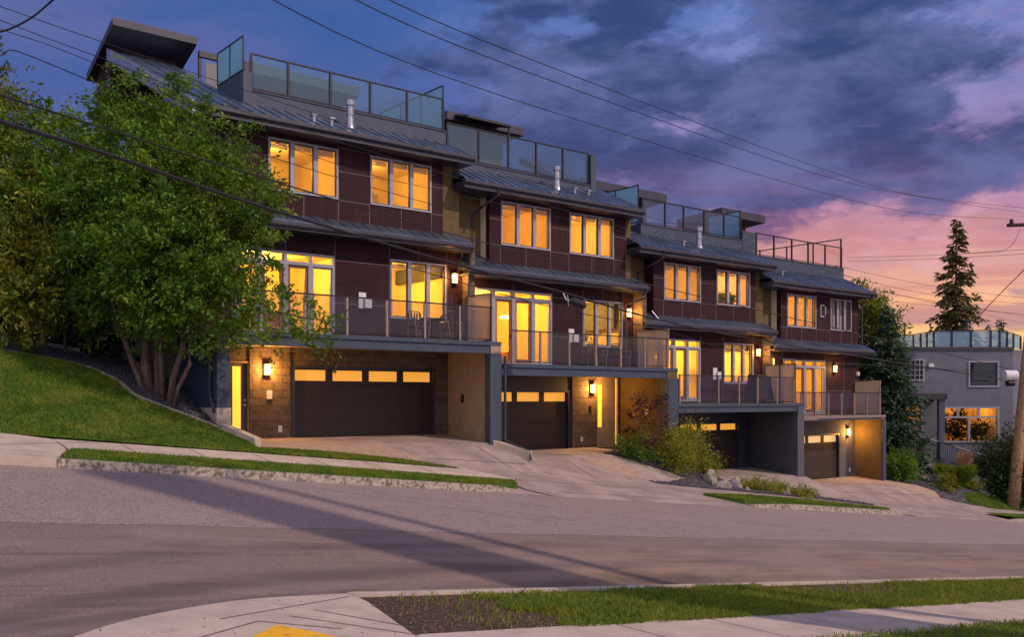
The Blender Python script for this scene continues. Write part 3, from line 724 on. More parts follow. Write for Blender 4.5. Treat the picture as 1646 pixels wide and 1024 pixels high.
def wall_holes(mb, x0, x1, z0_, z1, holes, y0=YW, y1=YW+.2):
    xs = sorted({x0, x1}|{h[0] for h in holes}|{h[1] for h in holes}); xs = [x for x in xs if x0 <= x <= x1]
    for a, b in zip(xs, xs[1:]):
        m_ = (a+b)/2; hs = sorted([(h[2],h[3]) for h in holes if h[0] < m_ < h[1]]); z = z0_
        for lo, hi in hs:
            if lo > z+1e-4: mb.box(a, b, y0, y1, z, lo)
            z = max(z, hi)
        if z < z1-1e-4: mb.box(a, b, y0, y1, z, z1)
def room(h, x0, x1, z0_, z1, y1, power, lampx=None, lampz=.35, color=(1,.50,.10), fix=True, ly=1.3):
    y0 = YW+.2; mb = MB()
    mb.quad((x0,y1,z0_),(x1,y1,z0_),(x1,y1,z1),(x0,y1,z1)); mb.quad((x0,y0,z0_),(x0,y1,z0_),(x0,y1,z1),(x0,y0,z1))
    mb.quad((x1,y0,z0_),(x1,y0,z1),(x1,y1,z1),(x1,y1,z0_)); mb.quad((x0,y0,z1),(x0,y1,z1),(x1,y1,z1),(x1,y0,z1))
    # inner skin of the street wall above and below is closed by the wall itself
    r = mb.build('room', 'room_paint', h)
    MB().box(x0, x1, y0, y1, z0_-.05, z0_).build('room_floor', 'room_floor', r)
    lx = lampx if lampx is not None else (x0+x1)/2
    rq = random.Random(int(x0*31)); wd = x1-x0
    px0 = x0+wd*rq.uniform(.52,.66); px1 = px0+.85; dtop = min(z0_+2.05, z1-.35)
    if px1 < x1-.1:
        MB().box(px0, px1, y1-.03, y1-.005, z0_, dtop).build('interior_door', 'blind', r)
        c_ = MB(); c_.box(px0-.08, px0, y1-.05, y1-.004, z0_, dtop+.08); c_.box(px1, px1+.08, y1-.05, y1-.004, z0_, dtop+.08); c_.box(px0, px1, y1-.05, y1-.004, dtop, dtop+.08); c_.build('door_casing', 'white_plastic', r)
    pxx = x0+wd*rq.uniform(.30,.42); MB().box(pxx, pxx+.11, y1-rq.uniform(.9,1.5), y1-.004, z0_, z1-.004).build('partition', 'room_paint', r)
    if rq.random() < .7:
        cb = x0+wd*rq.uniform(.05,.15); MB().box(cb, cb+rq.uniform(.5,.9), y1-.45, y1-.004, z0_, z0_+rq.uniform(1.0,1.9)).build('cabinet', 'wood_furn', r)
    MB().box(x0+.002, x1-.002, y1-.02, y1-.003, z1-.12, z1-.002).build('crown_trim', 'white_plastic', r) if False else None
    ld = bpy.data.lights.new('room_lamp', 'POINT'); ld.energy = power; ld.color = color; ld.shadow_soft_size = .12
    lo = bpy.data.objects.new('room_lamp', ld); lo.location = (lx, y0+ly, z1-lampz); COL.objects.link(lo); adopt(lo, h)
    if fix:
        MB().lathe((lx, y0+ly, z1-.30), [(.05,0),(.15,.02),(.19,.08),(.19,.13),(.1,.155)], 14).build('ceiling_light', 'bulb', h, smooth=True)
    return r
def window(h, x0, x1, z0_, z1, n=3, blind=.0, name='window', glass='pane', y=YW):
    f = MB(); t = .055; yo = y-.03; yi = y+.10
    f.box(x0, x1, yo, yi, z1-t, z1); f.box(x0, x1, yo, yi, z0_, z0_+t); f.box(x0, x0+t, yo, yi, z0_+t, z1-t); f.box(x1-t, x1, yo, yi, z0_+t, z1-t)
    w = (x1-x0)/n
    for k in range(1, n): f.box(x0+k*w-.065, x0+k*w+.065, yo-.005, yi, z0_+t, z1-t)
    o = f.build(name, 'frame_white', h)
    for k in range(n):
        a = x0+k*w+(t if k == 0 else .065); b = x0+(k+1)*w-(t if k == n-1 else .065)
        s = MB()   # casement sash
        q = .03; yy0 = y+.012; yy1 = y+.05
        s.box(a, b, yy0, yy1, z1-t-q, z1-t); s.box(a, b, yy0, yy1, z0_+t, z0_+t+q); s.box(a, a+q, yy0, yy1, z0_+t+q, z1-t-q); s.box(b-q, b, yy0, yy1, z0_+t+q, z1-t-q)
        s.build('sash', 'frame_dark', o)
        MB().quad((a+q,y+.035,z0_+t+q),(b-q,y+.035,z0_+t+q),(b-q,y+.035,z1-t-q),(a+q,y+.035,z1-t-q)).build('pane', glass, o)
        if blind:
            bb = MB(); zt = z1-t; zb = zt-blind*(z1-z0_)*(1 if k != 1 else .85)
            j = zt
            while j > zb: bb.box(a+.01, b-.01, y+.13, y+.15, j-.035, j-.008); j -= .04
            bb.build('blind', 'blind', o)
    return o
def patio(h, x0, x1, z0_, zt, zt1, zt0):
    # transom lights above, fixed light + door + door + fixed light below
    f = MB(); t = .07; yo, yi = YW-.03, YW+.12
    f.box(x0, x1, yo, yi, zt-t, zt); f.box(x0, x1, yo, yi, z0_, z0_+.10); f.box(x0, x0+t, yo, yi, z0_+.1, zt-t); f.box(x1-t, x1, yo, yi, z0_+.1, zt-t)
    f.box(x0+t, x1-t, yo-.004, yi, zt0, zt1)
    w = (x1-x0)/4
    for k in range(1, 4):
        f.box(x0+k*w-.055, x0+k*w+.055, yo, yi, zt1, zt-t); f.box(x0+k*w-.075, x0+k*w+.075, yo, yi, z0_+.1, zt0)
    o = f.build('patio_window', 'frame_white', h)
    for k in range(4):
        a = x0+k*w+(t if k == 0 else .055); b = x0+(k+1)*w-(t if k == 3 else .055)
        MB().quad((a,YW+.04,zt1),(b,YW+.04,zt1),(b,YW+.04,zt-t),(a,YW+.04,zt-t)).build('transom_pane', 'pane', o)
    for k in range(4):
        a = x0+k*w+(t if k == 0 else .075); b = x0+(k+1)*w-(t if k == 3 else .075); q = .085 if k in (1,2) else .05
        s = MB(); y0, y1 = YW+.01, YW+.07; z1 = zt0; z2 = z0_+.10
        s.box(a, b, y0, y1, z1-q, z1); s.box(a, b, y0, y1, z2, z2+q*1.6); s.box(a, a+q, y0, y1, z2+q*1.6, z1-q); s.box(b-q, b, y0, y1, z2+q*1.6, z1-q)
        s.build('door_leaf' if k in (1,2) else 'sash', 'wood_furn' if k in (1,2) else 'frame_white', o)
        MB().quad((a+q,YW+.04,z2+q*1.6),(b-q,YW+.04,z2+q*1.6),(b-q,YW+.04,z1-q),(a+q,YW+.04,z1-q)).build('pane', 'pane', o)
        if k == 1: MB().box(b-.055, b-.03, YW-.03, YW+.01, z0_+.95, z0_+1.12).build('door_handle', 'black_plastic', o)
    return o
def sconce(h, x, z, y=YW, power=14):
    c = MB(); c.box(x-.10, x+.10, y-.03, y-.002, z-.18, z+.18); c.box(x-.09, x+.09, y-.13, y-.03, z+.15, z+.17); c.box(x-.09, x+.09, y-.13, y-.03, z-.17, z-.15)
    o = c.build('wall_lamp', 'frame_dark', h)
    MB().box(x-.075, x+.075, y-.12, y-.032, z-.148, z+.148).build('lamp_glass', 'lamp_glow', o)
    ld = bpy.data.lights.new('sconce_light', 'POINT'); ld.energy = power; ld.color = (1,.45,.09); ld.shadow_soft_size = .06
    lo = bpy.data.objects.new('sconce_light', ld); lo.location = (x, y-.24, z-.02); COL.objects.link(lo); adopt(lo, h)
def railing(h, pts_x, y, z, hgt=1.0, post='post_metal', rail='rail_dark', glass='rail_glass', name='balcony_railing', w=.028, glassb=.08):
    r = MB(); a, b = pts_x[0], pts_x[-1]
    r.box(a-.02, b+.02, y-.03, y+.03, z+hgt, z+hgt+.04); r.box(a, b, y-.015, y+.015, z+.05, z+.08)
    o = r.build(name, rail, h)
    for x in pts_x: MB().box(x-w, x+w, y-.03, y+.03, z-.02, z+hgt).build('post', post, o)
    if glass:
        for p, q in zip(pts_x, pts_x[1:]):
            g = MB(); g.box(p+w+.02, q-w-.02, y-.005, y+.005, z+.09, z+hgt-.015); g.build('glass_panel', glass, o)
    return o
def side_screen(h, x, y0, y1, z0_, z1, n=2, frame='rail_dark', glass='frosted_blue', name='privacy_screen'):
    f = MB(); t = .035
    f.box(x-t/2, x+t/2, y0, y1, z1-t, z1); f.box(x-t/2, x+t/2, y0, y1, z0_, z0_+t); w = (y1-y0)/n
    for k in range(n+1): f.box(x-t*.6, x+t*.6, y0+k*w-t/2, y0+k*w+t/2, z0_+t, z1-t+(.04 if k == 0 else 0))
    o = f.build(name, frame, h)
    for k in range(n): MB().box(x-.005, x+.005, y0+k*w+t, y0+(k+1)*w-t, z0_+t, z1-t).build('glass_panel', glass, o)
    return o

for k in range(4):
    x0, x1 = L_[k], L_[k+1]
    h = thing('townhouse', ((x0+x1)/2, YW, FL[k]), LAB[k], 'townhouse', 'row of four stepped townhouses')
    e, sk, dt, fl, bb, yf = EAVE[k], SK[k], DT[k], FL[k], BB[k], YF[k]
    bx0, bx1 = BX0[k], BX1[k]; uz0, uz1 = UPZ[k]
    # --- walls
    w = MB()
    wall_holes(w, bx0, bx1, sk+.1, e+.15, [(a,b,uz0,uz1) for a,b in UPW[k]])
    if k: w.box(bx0, bx0+.15, YW+.2, YW+.75, sk+.1, e+.3)
    pd = PD[k]; holes = [(pd[0],pd[1],dt+.04,pd[2])]
    if MW[k]: holes.append((MW[k][0],MW[k][1],MW[k][2],MW[k][3]))
    wall_holes(w, x0+(.16 if k else 0), x1 if k == 3 else x1+.16, dt, sk+.1, holes)
    w.build('wall', 'cladding', h)
    # reveals between the cladding boards
    s = MB(); yy = YW-.004; lw = .011
    def vs(x, a, b): s.box(x-lw, x+lw, yy, yy+.003, a, b)
    def hs(z, a, b): s.box(a, b, yy-.0015, yy+.0015, z-lw, z+lw)
    zs = sk+.45
    for a, b in UPW[k]:
        vs(a-.02, zs, uz0); vs(b+.02, zs, e); vs((a+b)/2, zs, uz0); vs(a-.02, uz1, e)
    hs(uz0-.02, bx0, UPW[k][0][0]); hs(uz0-.02, UPW[k][0][1], UPW[k][1][0]); hs(uz0-.02, UPW[k][1][1], bx1)
    zm = (uz0+uz1)/2+.1
    for a, b in ((bx0, UPW[k][0][0]), (UPW[k][0][1], UPW[k][1][0]), (UPW[k][1][1], bx1)): hs(zm, a, b)
    hs(uz1+.05, UPW[k][0][1], UPW[k][1][0])
    vs(pd[1]+.03, dt, sk); vs(pd[0]-.03, dt, sk)
    vs((pd[0]+pd[1])/2, pd[2], sk)
    mwx = MW[k] if MW[k] else (x1-1.3, x1-1.3, 0, 0)
    hs(dt+1.15, pd[1]+.03, mwx[0]-.03); hs(pd[2]-.12, pd[1]+.03, mwx[0]-.03 if MW[k] else x1)
    if MW[k]:
        vs(mwx[0]-.03, dt, sk); vs(mwx[1]+.04, dt, sk); vs((mwx[0]+mwx[1])/2, mwx[3], sk); vs((mwx[0]+mwx[1])/2, dt, mwx[2]); hs(dt+1.15, mwx[1]+.05, x1-.1)
    else: vs(x1-1.3, dt, sk); hs(dt+1.15, x1-1.3, x1)
    s.build('cladding_joint', 'seam', h)
    # olive stucco beside the bay
    if k: MB().box(x0-.1, bx0, YW+.5, YW+.7, sk+.1, e+.5).build('stucco_wall', 'olive_stucco', h)
    if k < 3: MB().box(bx1, BX0[k+1]-1.25, YW+.05, YW+.45, sk+.1, e+.15).build('stucco_wall', 'olive_stucco', h)
    # --- ground floor
    g0, g1 = GD[k]; gz = GZ[k]
    gw = MB(); holes = [(g0,g1,fl-.4,gz)]
    lx = {0:9.75, 1:18.8, 2:27.0, 3:35.3}[k]; rx = {0:18.4, 1:26.5, 2:34.6, 3:42.9}[k]
    stone = {0:(11.45,12.70), 1:(23.95,25.20), 2:None, 3:None}[k]
    door = {0:(10.45,11.45), 1:(25.2,26.38), 2:None, 3:None}[k]
    if stone: holes.append((stone[0],stone[1],fl-.4,bb+.2))
    if door: holes.append((door[0],door[1],fl-.4,fl+2.25 if k == 0 else bb+.1))
    wall_holes(gw, lx, rx, fl-.4, bb+.25, holes)
    gw.build('ground_floor_wall', 'stone_veneer' if k == 0 else 'fascia' if k in (1,2) else 'grey_stucco', h)
    if stone: MB().box(stone[0], stone[1], YW-.05, YW+.2, fl-.4, bb+.2).build('stone_veneer', 'stone_veneer', h)
    # garage door: sections with a glazed top row
    gd = MB(); yd = YW+.10; hh = (gz-.07-fl)/4; sec = (fl+.0)
    zw0, zw1 = GW[k]; W4 = (g1-g0)/4
    wins = [(g0+i*(g1-g0-.0)/4+.11, g0+(i+1)*(g1-g0)/4-.13, zw0, zw1) for i in range(4)]
    zrow = [fl-.3]+[fl+j*hh for j in range(1,4)]+[gz-.07]
    for j in range(4):
        wall_holes(gd, g0+.07, g1-.07, zrow[j]+.006, zrow[j+1]-.006, wins if j == 3 else [], yd, yd+.05)
    gd.box(g0+.07, g1-.07, yd+.02, yd+.06, fl-.3, zw0-.03)
    go = gd.build('garage_door', 'garage_door', h)
    for (a,b,c_,d_) in wins: MB().box(a, b, yd+.02, yd+.03, c_, d_).build('garage_window', 'frost_lit' if k < 3 else 'frost_lit_pale', go)
    gf = MB(); gf.box(g0, g0+.07, YW-.02, YW+.2, fl-.4, gz); gf.box(g1-.07, g1, YW-.02, YW+.2, fl-.4, gz); gf.box(g0+.07, g1-.07, YW-.02, YW+.2, gz-.07, gz)
    gf.build('garage_frame', 'fascia' if k != 3 else 'frame_dark', h)
    # entry door
    if k == 0:
        df = MB(); a, b = door; zt = fl+2.25
        df.box(a, a+.05, YW-.02, YW+.15, fl-.3, zt); df.box(b-.05, b, YW-.02, YW+.15, fl-.3, zt); df.box(a+.05, b-.05, YW-.02, YW+.15, zt-.05, zt)
        df.build('door_frame', 'tan_stucco', h)
        d_ = MB(); wall_holes(d_, a+.05, b-.05, fl-.3, zt-.05, [(a+.53,a+.78,fl+.25,zt-.15)], YW+.05, YW+.10); d_ = d_.build('entry_door', 'door_dark', h)
        MB().box(a+.53, a+.78, YW+.065, YW+.08, fl+.25, zt-.15).build('door_glass', 'door_lit', d_)
        hd = MB(); hd.tube([(b-.11,YW+.0,fl+1.0),(b-.17,YW+.0,fl+1.0)], .012); hd.tube([(b-.11,YW+.05,fl+1.0),(b-.11,YW+.0,fl+1.0)], .02)
        hd.tube([(b-.11,YW+.05,fl+1.14),(b-.11,YW+.02,fl+1.14)], .028); hd.build('door_handle', 'steel', d_)
    if k == 1:
        df = MB(); a, b = door; zt = bb+.1
        df.box(a, a+.06, YW-.02, YW+.15, fl-.3, zt); df.box(b-.06, b, YW-.02, YW+.15, fl-.3, zt); df.box(a+.06, b-.06, YW-.02, YW+.15, zt-.06, zt)
        df.build('door_frame', 'tan_stucco', h)
        d_ = MB(); wall_holes(d_, a+.06, b-.10, fl-.3, zt-.06, [(a+.14,a+.36,fl+.75,zt-.3)], YW+.05, YW+.10); d_ = d_.build('entry_door', 'tan_stucco', h)
        MB().box(a+.14, a+.36, YW+.065, YW+.08, fl+.75, zt-.3).build('door_glass', 'door_lit', d_)
        MB().box(b-.10, b-.06, YW+.05, YW+.08, fl+.05, zt-.06).build('side_light', 'door_lit', d_)
        hd = MB(); hd.tube([(b-.2,YW+.05,fl+1.0),(b-.2,YW+.0,fl+1.0)], .018); hd.tube([(b-.2,YW+.0,fl+1.0),(b-.3,YW+.0,fl+1.0)], .012); hd.build('door_handle', 'steel', d_)
    # --- side walls of the garage court
    if k == 0:
        MB().prism([(18.1,23.3),(18.5,23.3),(18.8,26),(18.4,26)], fl-.9, dt-.12).build('side_wall', 'tan_stucco', h)
        MB().prism([(9.42,23.3),(9.76,23.3),(9.76,26),(9.42,26)], -.25, dt-.12).build('side_wall', 'blue_grey_paint', h)
        MB().prism([(9.40,23.28),(9.78,23.28),(9.78,25.9),(9.40,25.9)], fl-.6, -.25).build('side_wall', 'concrete', h)
        MB().box(9.42, 9.7, 26, 35.5, -1.5, 7.6).build('end_wall', 'stone_veneer', h)
        MB().box(18.06, 18.5, 23.27, 23.55, fl-.8, bb-.01).build('column', 'blue_grey_paint', h)
    if k == 1:
        MB().prism([(26.15,23.3),(26.7,23.3),(27.1,26),(26.5,26)], fl-1.3, dt-.12).build('side_wall', 'olive_stucco', h)
        MB().box(26.12, 26.72, 23.27, 23.6, fl-1.2, bb-.01).build('column', 'blue_grey_paint', h)
    if k == 2:
        MB().prism([(34.15,23.3),(34.6,23.3),(35.2,26),(34.6,26)], fl-1.3, dt-.12).build('side_wall', 'grey_stucco', h)
    if k == 3:
        MB().prism([(42.85,24.6),(43.25,24.6),(43.25,26),(42.9,26)], fl-.8, dt-.12).build('side_wall', 'olive_stucco', h)
        MB().box(42.9, 43.27, 24.57, 24.8, fl-.8, bb-.01).build('column', 'blue_grey_paint', h)
        MB().box(35.6, 35.95, 24.57, 24.8, fl-.8, bb-.01).build('column', 'blue_grey_paint', h)
        MB().box(43.0, 43.2, 26.2, 35.5, -6, 4.9).build('end_wall', 'cladding', h)
    # --- balcony
    dx0 = {0:9.42, 1:18.52, 2:26.72, 3:34.62}[k]; dx1 = {0:18.5, 1:26.70, 2:34.6, 3:43.27}[k]
    d = MB(); d.box(dx0, dx1, yf-.02, YW-.002, dt-.12, dt)
    if k == 3: d.box(34.62, 35.9, 23.5, 24.575, dt-.12, dt)
    dk = d.build('balcony', 'post_metal' if k == 3 else 'blue_grey_paint', h)
    MB().box(dx0+.0, dx1, yf+.03, yf+.25, bb, dt-.122).build('beam', 'blue_grey_paint', h)
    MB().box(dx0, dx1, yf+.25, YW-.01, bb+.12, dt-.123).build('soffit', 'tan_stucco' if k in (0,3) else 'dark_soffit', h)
    posts = {0:[9.6,10.6,11.87,13.14,14.42,15.71,16.97,18.2], 1:[19.02,20.18,21.43,22.65,23.85,25.05,26.24], 2:[26.9,27.96,29.12,30.37,31.55,32.82,33.97],
             3:[35.9,36.41,37.47,38.52,39.59,40.67,41.75,42.85]}[k]
    railing(h, posts, yf+.08, dt, 1.03)
    if k == 0: side_screen(h, 18.15, yf+.06, yf+1.3, dt+.02, 3.25, 1, glass='frosted'); MB().box(9.58,9.62,yf+.1,25.9,dt+1.0,dt+1.04).build('side_rail','rail_dark',h)
    if k == 1: side_screen(h, 26.28, yf+.06, yf+1.55, dt+.02, 2.5, 1, frame='post_metal', glass='frosted')
    if k == 2: side_screen(h, 34.05, yf+.06, yf+1.55, dt+.02, 1.42, 2, frame='rail_dark', glass='frosted')
    if k == 3: side_screen(h, 42.9, yf+.06, yf+1.6, dt+.02, .83, 1, frame='post_metal', glass='frosted')
    # short stone wing wall between balconies
    if k < 3:
        fx = {0:18.98, 1:27.21, 2:35.46}[k]; f0 = {0:25.58, 1:25.5, 2:25.6}[k]
        MB().box(fx, fx+.22, f0, YW-.003, DT[k+1], sk-.02).build('wing_wall', 'stone_veneer', h)
    # --- windows, rooms
    for i, (a, b) in enumerate(UPW[k]):
        lit = not (k == 3 and i == 1)
        window(h, a, b, uz0, uz1, 3, .11 if k < 3 else .05, glass='pane')
        if lit:
            colr = {0:(1,.52,.07), 1:(1,.46,.07), 2:(1,.48,.12), 3:(1,.47,.10)}[k]
            if k == 2 and i == 1: colr = (1,.50,.22)
            lx_ = a+.55 if (k == 0) else (a+.35 if i == 0 else (a+b)/2)
            room(h, a-.5, b+.45 if b+.45 < bx1 else bx1-.02, uz0-.9, uz1+.18, YW+3.4, 105, lx_, .62, colr, ly=1.5)
        else:
            rm = MB(); rm.box(a-.3, b+.3, YW+.24, YW+.26, uz0-.1, uz1+.1); rm.build('curtain', 'frame_white', h)
    patio(h, pd[0], pd[1], dt+.04, pd[2], pd[3], pd[4])
    if MW[k]: window(h, *MW[k], 3, .10 if k == 0 else .0)
    main_right = x1-.1 if k < 3 else 42.95
    mid = pd[1]+.85 if MW[k] else main_right
    colm = (1,.54,.06)
    room(h, max(x0+.15, pd[0]-1.0), mid, dt-.0, pd[2]+.2, YW+4.2, 330, (pd[0]+pd[1])/2+.3, .45, colm, fix=True, ly=1.9)
    if MW[k]: room(h, mid+.03, main_right+.1, dt, MW[k][3]+.18, YW+3.6, 230, None, .45, colm, fix=(k == 2), ly=1.7)
    # --- skirt roof with gutter
    sx0 = x0-.02 if k else 9.5; sx1 = x1+.14 if k < 3 else x1+.35
    r = MB()
    r.extx([(25.36,sk+.20),(25.36,sk+.235),(YW-.002,sk+.56),(YW-.002,sk+.20)], sx0, sx1)
    if k:
        r2 = MB(); r2.extx([(YW,sk+.35),(YW,sk+.56),(YW+.5,sk+.80),(YW+.5,sk+.35)], x0+.0, bx0-.003); r2.build('lower_roof', 'roof_metal', h)
    sm = r; x = sx0+.15
    while x < sx1-.05:
        sm.extx([(25.38,sk+.236),(25.38,sk+.262),(YW-.004,sk+.588),(YW-.004,sk+.556)], x-.012, x+.012); x += .42
    r.build('lower_roof', 'roof_metal', h)
    MB().extx([(25.28,sk+.10),(25.28,sk+.20),(25.36,sk+.20),(25.36,sk+.02),(25.31,sk+.05)], sx0-.02, sx1+.02).build('gutter', 'fascia', h)
    f = MB(); f.box(sx0, sx1, 25.362, YW-.003, sk-.02, sk+.03); f.box(sx0, sx1, 25.362, 25.40, sk+.03, sk+.199); f.build('fascia', 'fascia', h)
    # --- main roof
    rx0 = {0:9.6, 1:18.62, 2:26.9, 3:35.3}[k]; rx1 = {0:18.98, 1:27.1, 2:35.55, 3:43.7}[k]
    zb = e+.20; sl_ = .465 if k == 0 else .5
    def rz(y): return zb+.06+(y-25.36)*sl_
    mainr = MB(); mainr.extx([(25.36,zb),(25.36,rz(25.36)),(27.6,rz(27.6)),(27.6,zb)], rx0, rx1)
    top = 32.9
    if k == 0: mainr.extx([(27.6,rz(27.6)-.3),(27.6,rz(27.6)),(top,rz(top)),(top,rz(top)-.3)], rx0, PXR[0][0]-.25)
    if k == 1: mainr.extx([(27.6,rz(27.6)-.3),(27.6,rz(27.6)),(31.5,rz(31.5)),(31.5,rz(31.5)-.3)], PXR[1][1]+.0, rx1)
    sm = mainr; x = rx0+.04
    while x < rx1:
        ye = 26.92
        if k == 0 and x < PXR[0][0]-.25: ye = top
        if k == 1 and x > PXR[1][1]+.02: ye = 31.5
        sm.extx([(25.38,rz(25.38)),(25.38,rz(25.38)+.035),(ye,rz(ye)+.035),(ye,rz(ye))], x-.014, x+.014); x += .42
    mainr.build('roof', 'roof_metal', h)
    MB().extx([(25.26,zb-.06),(25.26,zb+.05),(25.36,zb+.05),(25.36,zb-.12),(25.30,zb-.10)], rx0-.03, rx1+.03).build('gutter', 'fascia', h)
    f = MB(); f.box(rx0, rx1, 25.362, 25.42, e-.02, zb-.002); f.box(rx0, rx1, 25.42, YW+.45, e-.02, e+.03)
    f.box(rx0, rx0+.05, 25.42, 27.4, e+.03, e+.35); f.build('fascia', 'fascia', h)
    if k == 0:   # rake board on the left verge, raised rib on the slope
        MB().add([(9.55,25.30,rz(25.3)-.35),(9.55,25.30,rz(25.3)+.05),(9.55,top,rz(top)+.05),(9.55,top,rz(top)-.35),
                  (9.63,25.30,rz(25.3)-.35),(9.63,25.30,rz(25.3)+.05),(9.63,top,rz(top)+.05),(9.63,top,rz(top)-.35)],
                 [(0,1,2,3),(7,6,5,4),(1,5,6,2),(0,4,5,1),(3,2,6,7),(0,3,7,4)]).build('rake_board', 'steel', h)
    # --- roof deck parapet
    p0, p1 = PXR[k]; pt = PT[k]; yp_ = 26.9
    p = MB(); p.box(p0, p1, yp_, yp_+.2, e+.1, pt-.04); p.box(p1-.2, p1, yp_+.2, 34, e+.1, pt-.04); p.box(p0, p0+.2, yp_+.2, 34, e+.1, pt-.04); p.box(p0+.2, p1-.2, 27.1, 34, pt-.9, pt-.75)
    if k == 0: p.box(p0-.28, p0, yp_-.0, 28.85, e+.3, 9.66)
    if k == 1: p.box(p1-.22, p1+.04, yp_-.03, yp_+.3, e+.2, 9.44)
    if k == 2: p.box(p1-.95, p1-.02, yp_-.02, yp_+.4, e+.3, 7.52)
    po = p.build('parapet', 'blue_grey_paint', h)
    MB().box(p0+.003, p1-.003-(.25 if k == 1 else .97 if k == 2 else 0), yp_-.03, yp_+.23, pt-.04, pt).build('coping', 'fascia', po)
    rp = {0:[11.95,13.14,14.57,16.01,17.42,18.88], 1:[19.05,20.41,21.75,23.07,24.4,25.74], 2:[28.75,30.13,31.3,32.64,33.99,35.15], 3:[36.31,37.65,39.05,40.39,41.83,43.27]}[k]
    railing(h, rp, yp_+.08, pt, {0:1.07,1:1.2,2:1.0,3:1.0}[k], 'rail_dark', 'rail_dark', 'roof_glass' if k < 3 else 'pane', 'roof_railing', .035)
    if k == 0:
        side_screen(h, 11.67, yp_, 28.82, 9.67, 10.70, 2); side_screen(h, 18.90, yp_+.1, 31, 9.15, 10.74, 3)
    if k == 2:
        side_screen(h, 28.56, yp_+.1, 29.6, 7.15, 8.68, 2); side_screen(h, 35.15, yp_+.1, 28.8, 7.15, 8.44, 1)
    if k == 3:
        for name_, poly in (('roof_railing', None),):
            rr = MB(); rr.box(43.24, 43.29, yp_+.1, 32.1, 7.97, 8.02); rr.box(36.3, 43.24, 32.05, 32.1, 7.97, 8.02); rr.box(43.25,43.28,yp_+.12,32.05,6.62,6.65)
            ro_ = rr.build('roof_railing', 'rail_dark', h)
            for y in (27.0, 28.6, 30.2, 31.9): MB().box(43.23, 43.30, y-.03, y+.03, 6.5, 7.97 if y > 27.1 else 8.0).build('post', 'rail_dark', ro_)
            for x in (37.5,39,40.5,42): MB().box(x-.03, x+.03, 32.04, 32.11, 6.5, 7.97).build('post', 'rail_dark', ro_)
    # back and body
    b_ = MB(); b_.box(x0, x1, 35.3, 35.5, -6, pt-.8)
    if k: b_.box(rx0, rx0+.1, YW+.75, 35.3, sk, e+.3)
    b_.build('back_wall', 'grey_stucco', h)
    # vents through the roof
    for vx, vy in {0:[(14.9,26.3)], 1:[(23.5,26.3)], 2:[(31.5,26.3)], 3:[]}[k]:
        z = rz(vy); MB().lathe((vx,vy,z-.05), [(.16,0),(.13,.1),(.105,.34),(.105,.42),(.13,.43),(.13,.50),(.105,.51),(.10,.72),(.14,.73),(.14,.88),(.10,.90)], 16).build('vent_pipe', 'steel', h, smooth=False)
    for vx in {0:[13.6,14.2], 1:[24.3,25.0], 2:[30.4], 3:[37.2]}[k]:
        z = rz(26.2); v = MB(); v.lathe((vx,26.2,z-.03), [(.05,0),(.05,.12),(.06,.13),(.06,.2)], 10); v.box(vx-.09, vx+.09, 26.12, 26.3, z+.16, z+.2); v.build('plumbing_vent', 'steel', h)
# sconces, utility boxes
H4 = [o for o in bpy.data.objects if o.name.startswith('townhouse')]; H4.sort(key=lambda o: o.location.x)
for k, x, z in ((0,18.62,3.98),(1,26.92,3.30),(2,35.05,2.0),(3,41.05,1.40),(0,11.95,.82),(1,24.92,.35),(3,42.2,-1.66)):
    sconce(H4[k], x, z, YW-(.05 if (k, x) in ((0,11.95),(1,24.92)) else 0), 36 if z > 1 else 105)
sconce(H4[1], 19.33, 3.55, YW, 24)
sconce(H4[3], 36.05, 1.62, YW, 24)
for k, x, z in ((0,15.2,3.05),(1,23.98,2.32),(2,32.2,1.05)):
    b = MB(); b.box(x-.2, x+.06, YW-.05, YW-.002, z-.28, z+.22); b.box(x-.02, x+.22, YW-.14, YW-.05, z-.26, z+.05); b.build('meter_box', 'white_plastic', H4[k], bevel=.01)
b = MB(); b.box(11.95,12.12,YW-.09,YW-.052,-.03,.22); b.build('mailbox', 'white_plastic', H4[0])
MB().box(12.32,12.44,YW-.07,YW-.052,-1.0,-.80).build('outlet_cover', 'white_plastic', H4[0])
MB().box(24.35,24.47,YW-.07,YW-.052,-1.62,-1.44).build('outlet_cover', 'white_plastic', H4[1])
MB().box(24.78,24.9,YW-.07,YW-.052,-.55,-.3).build('intercom', 'black_plastic', H4[1])
MB().box(42.35,42.47,YW-.02,YW-.002,-3.6,-3.42).build('outlet_cover', 'white_plastic', H4[3])
MB().box(18.27,18.32,24.95,25.1,-.15,.12).build('intercom', 'black_plastic', H4[0])
b = MB(); b.box(26.28,26.33,24.0,24.5,-.62,-.42); b.build('intercom', 'white_plastic', H4[1])
b = MB(); x, z = 40.12, 4.12
b.box(x-.28,x-.2,YW-.06,YW-.002,z-.3,z+.3); b.box(x-.2,x+.05,YW-.06,YW-.002,z+.22,z+.3); b.box(x-.2,x+.05,YW-.06,YW-.002,z-.3,z-.22); b.box(x+.1,x+.18,YW-.06,YW-.002,z-.2,z+.22)
b.build('wall_ornament', 'steel', H4[3])
MB().box(43.0,43.12,YW-.12,YW-.002,1.1,1.3).build('security_camera', 'white_plastic', H4[3])
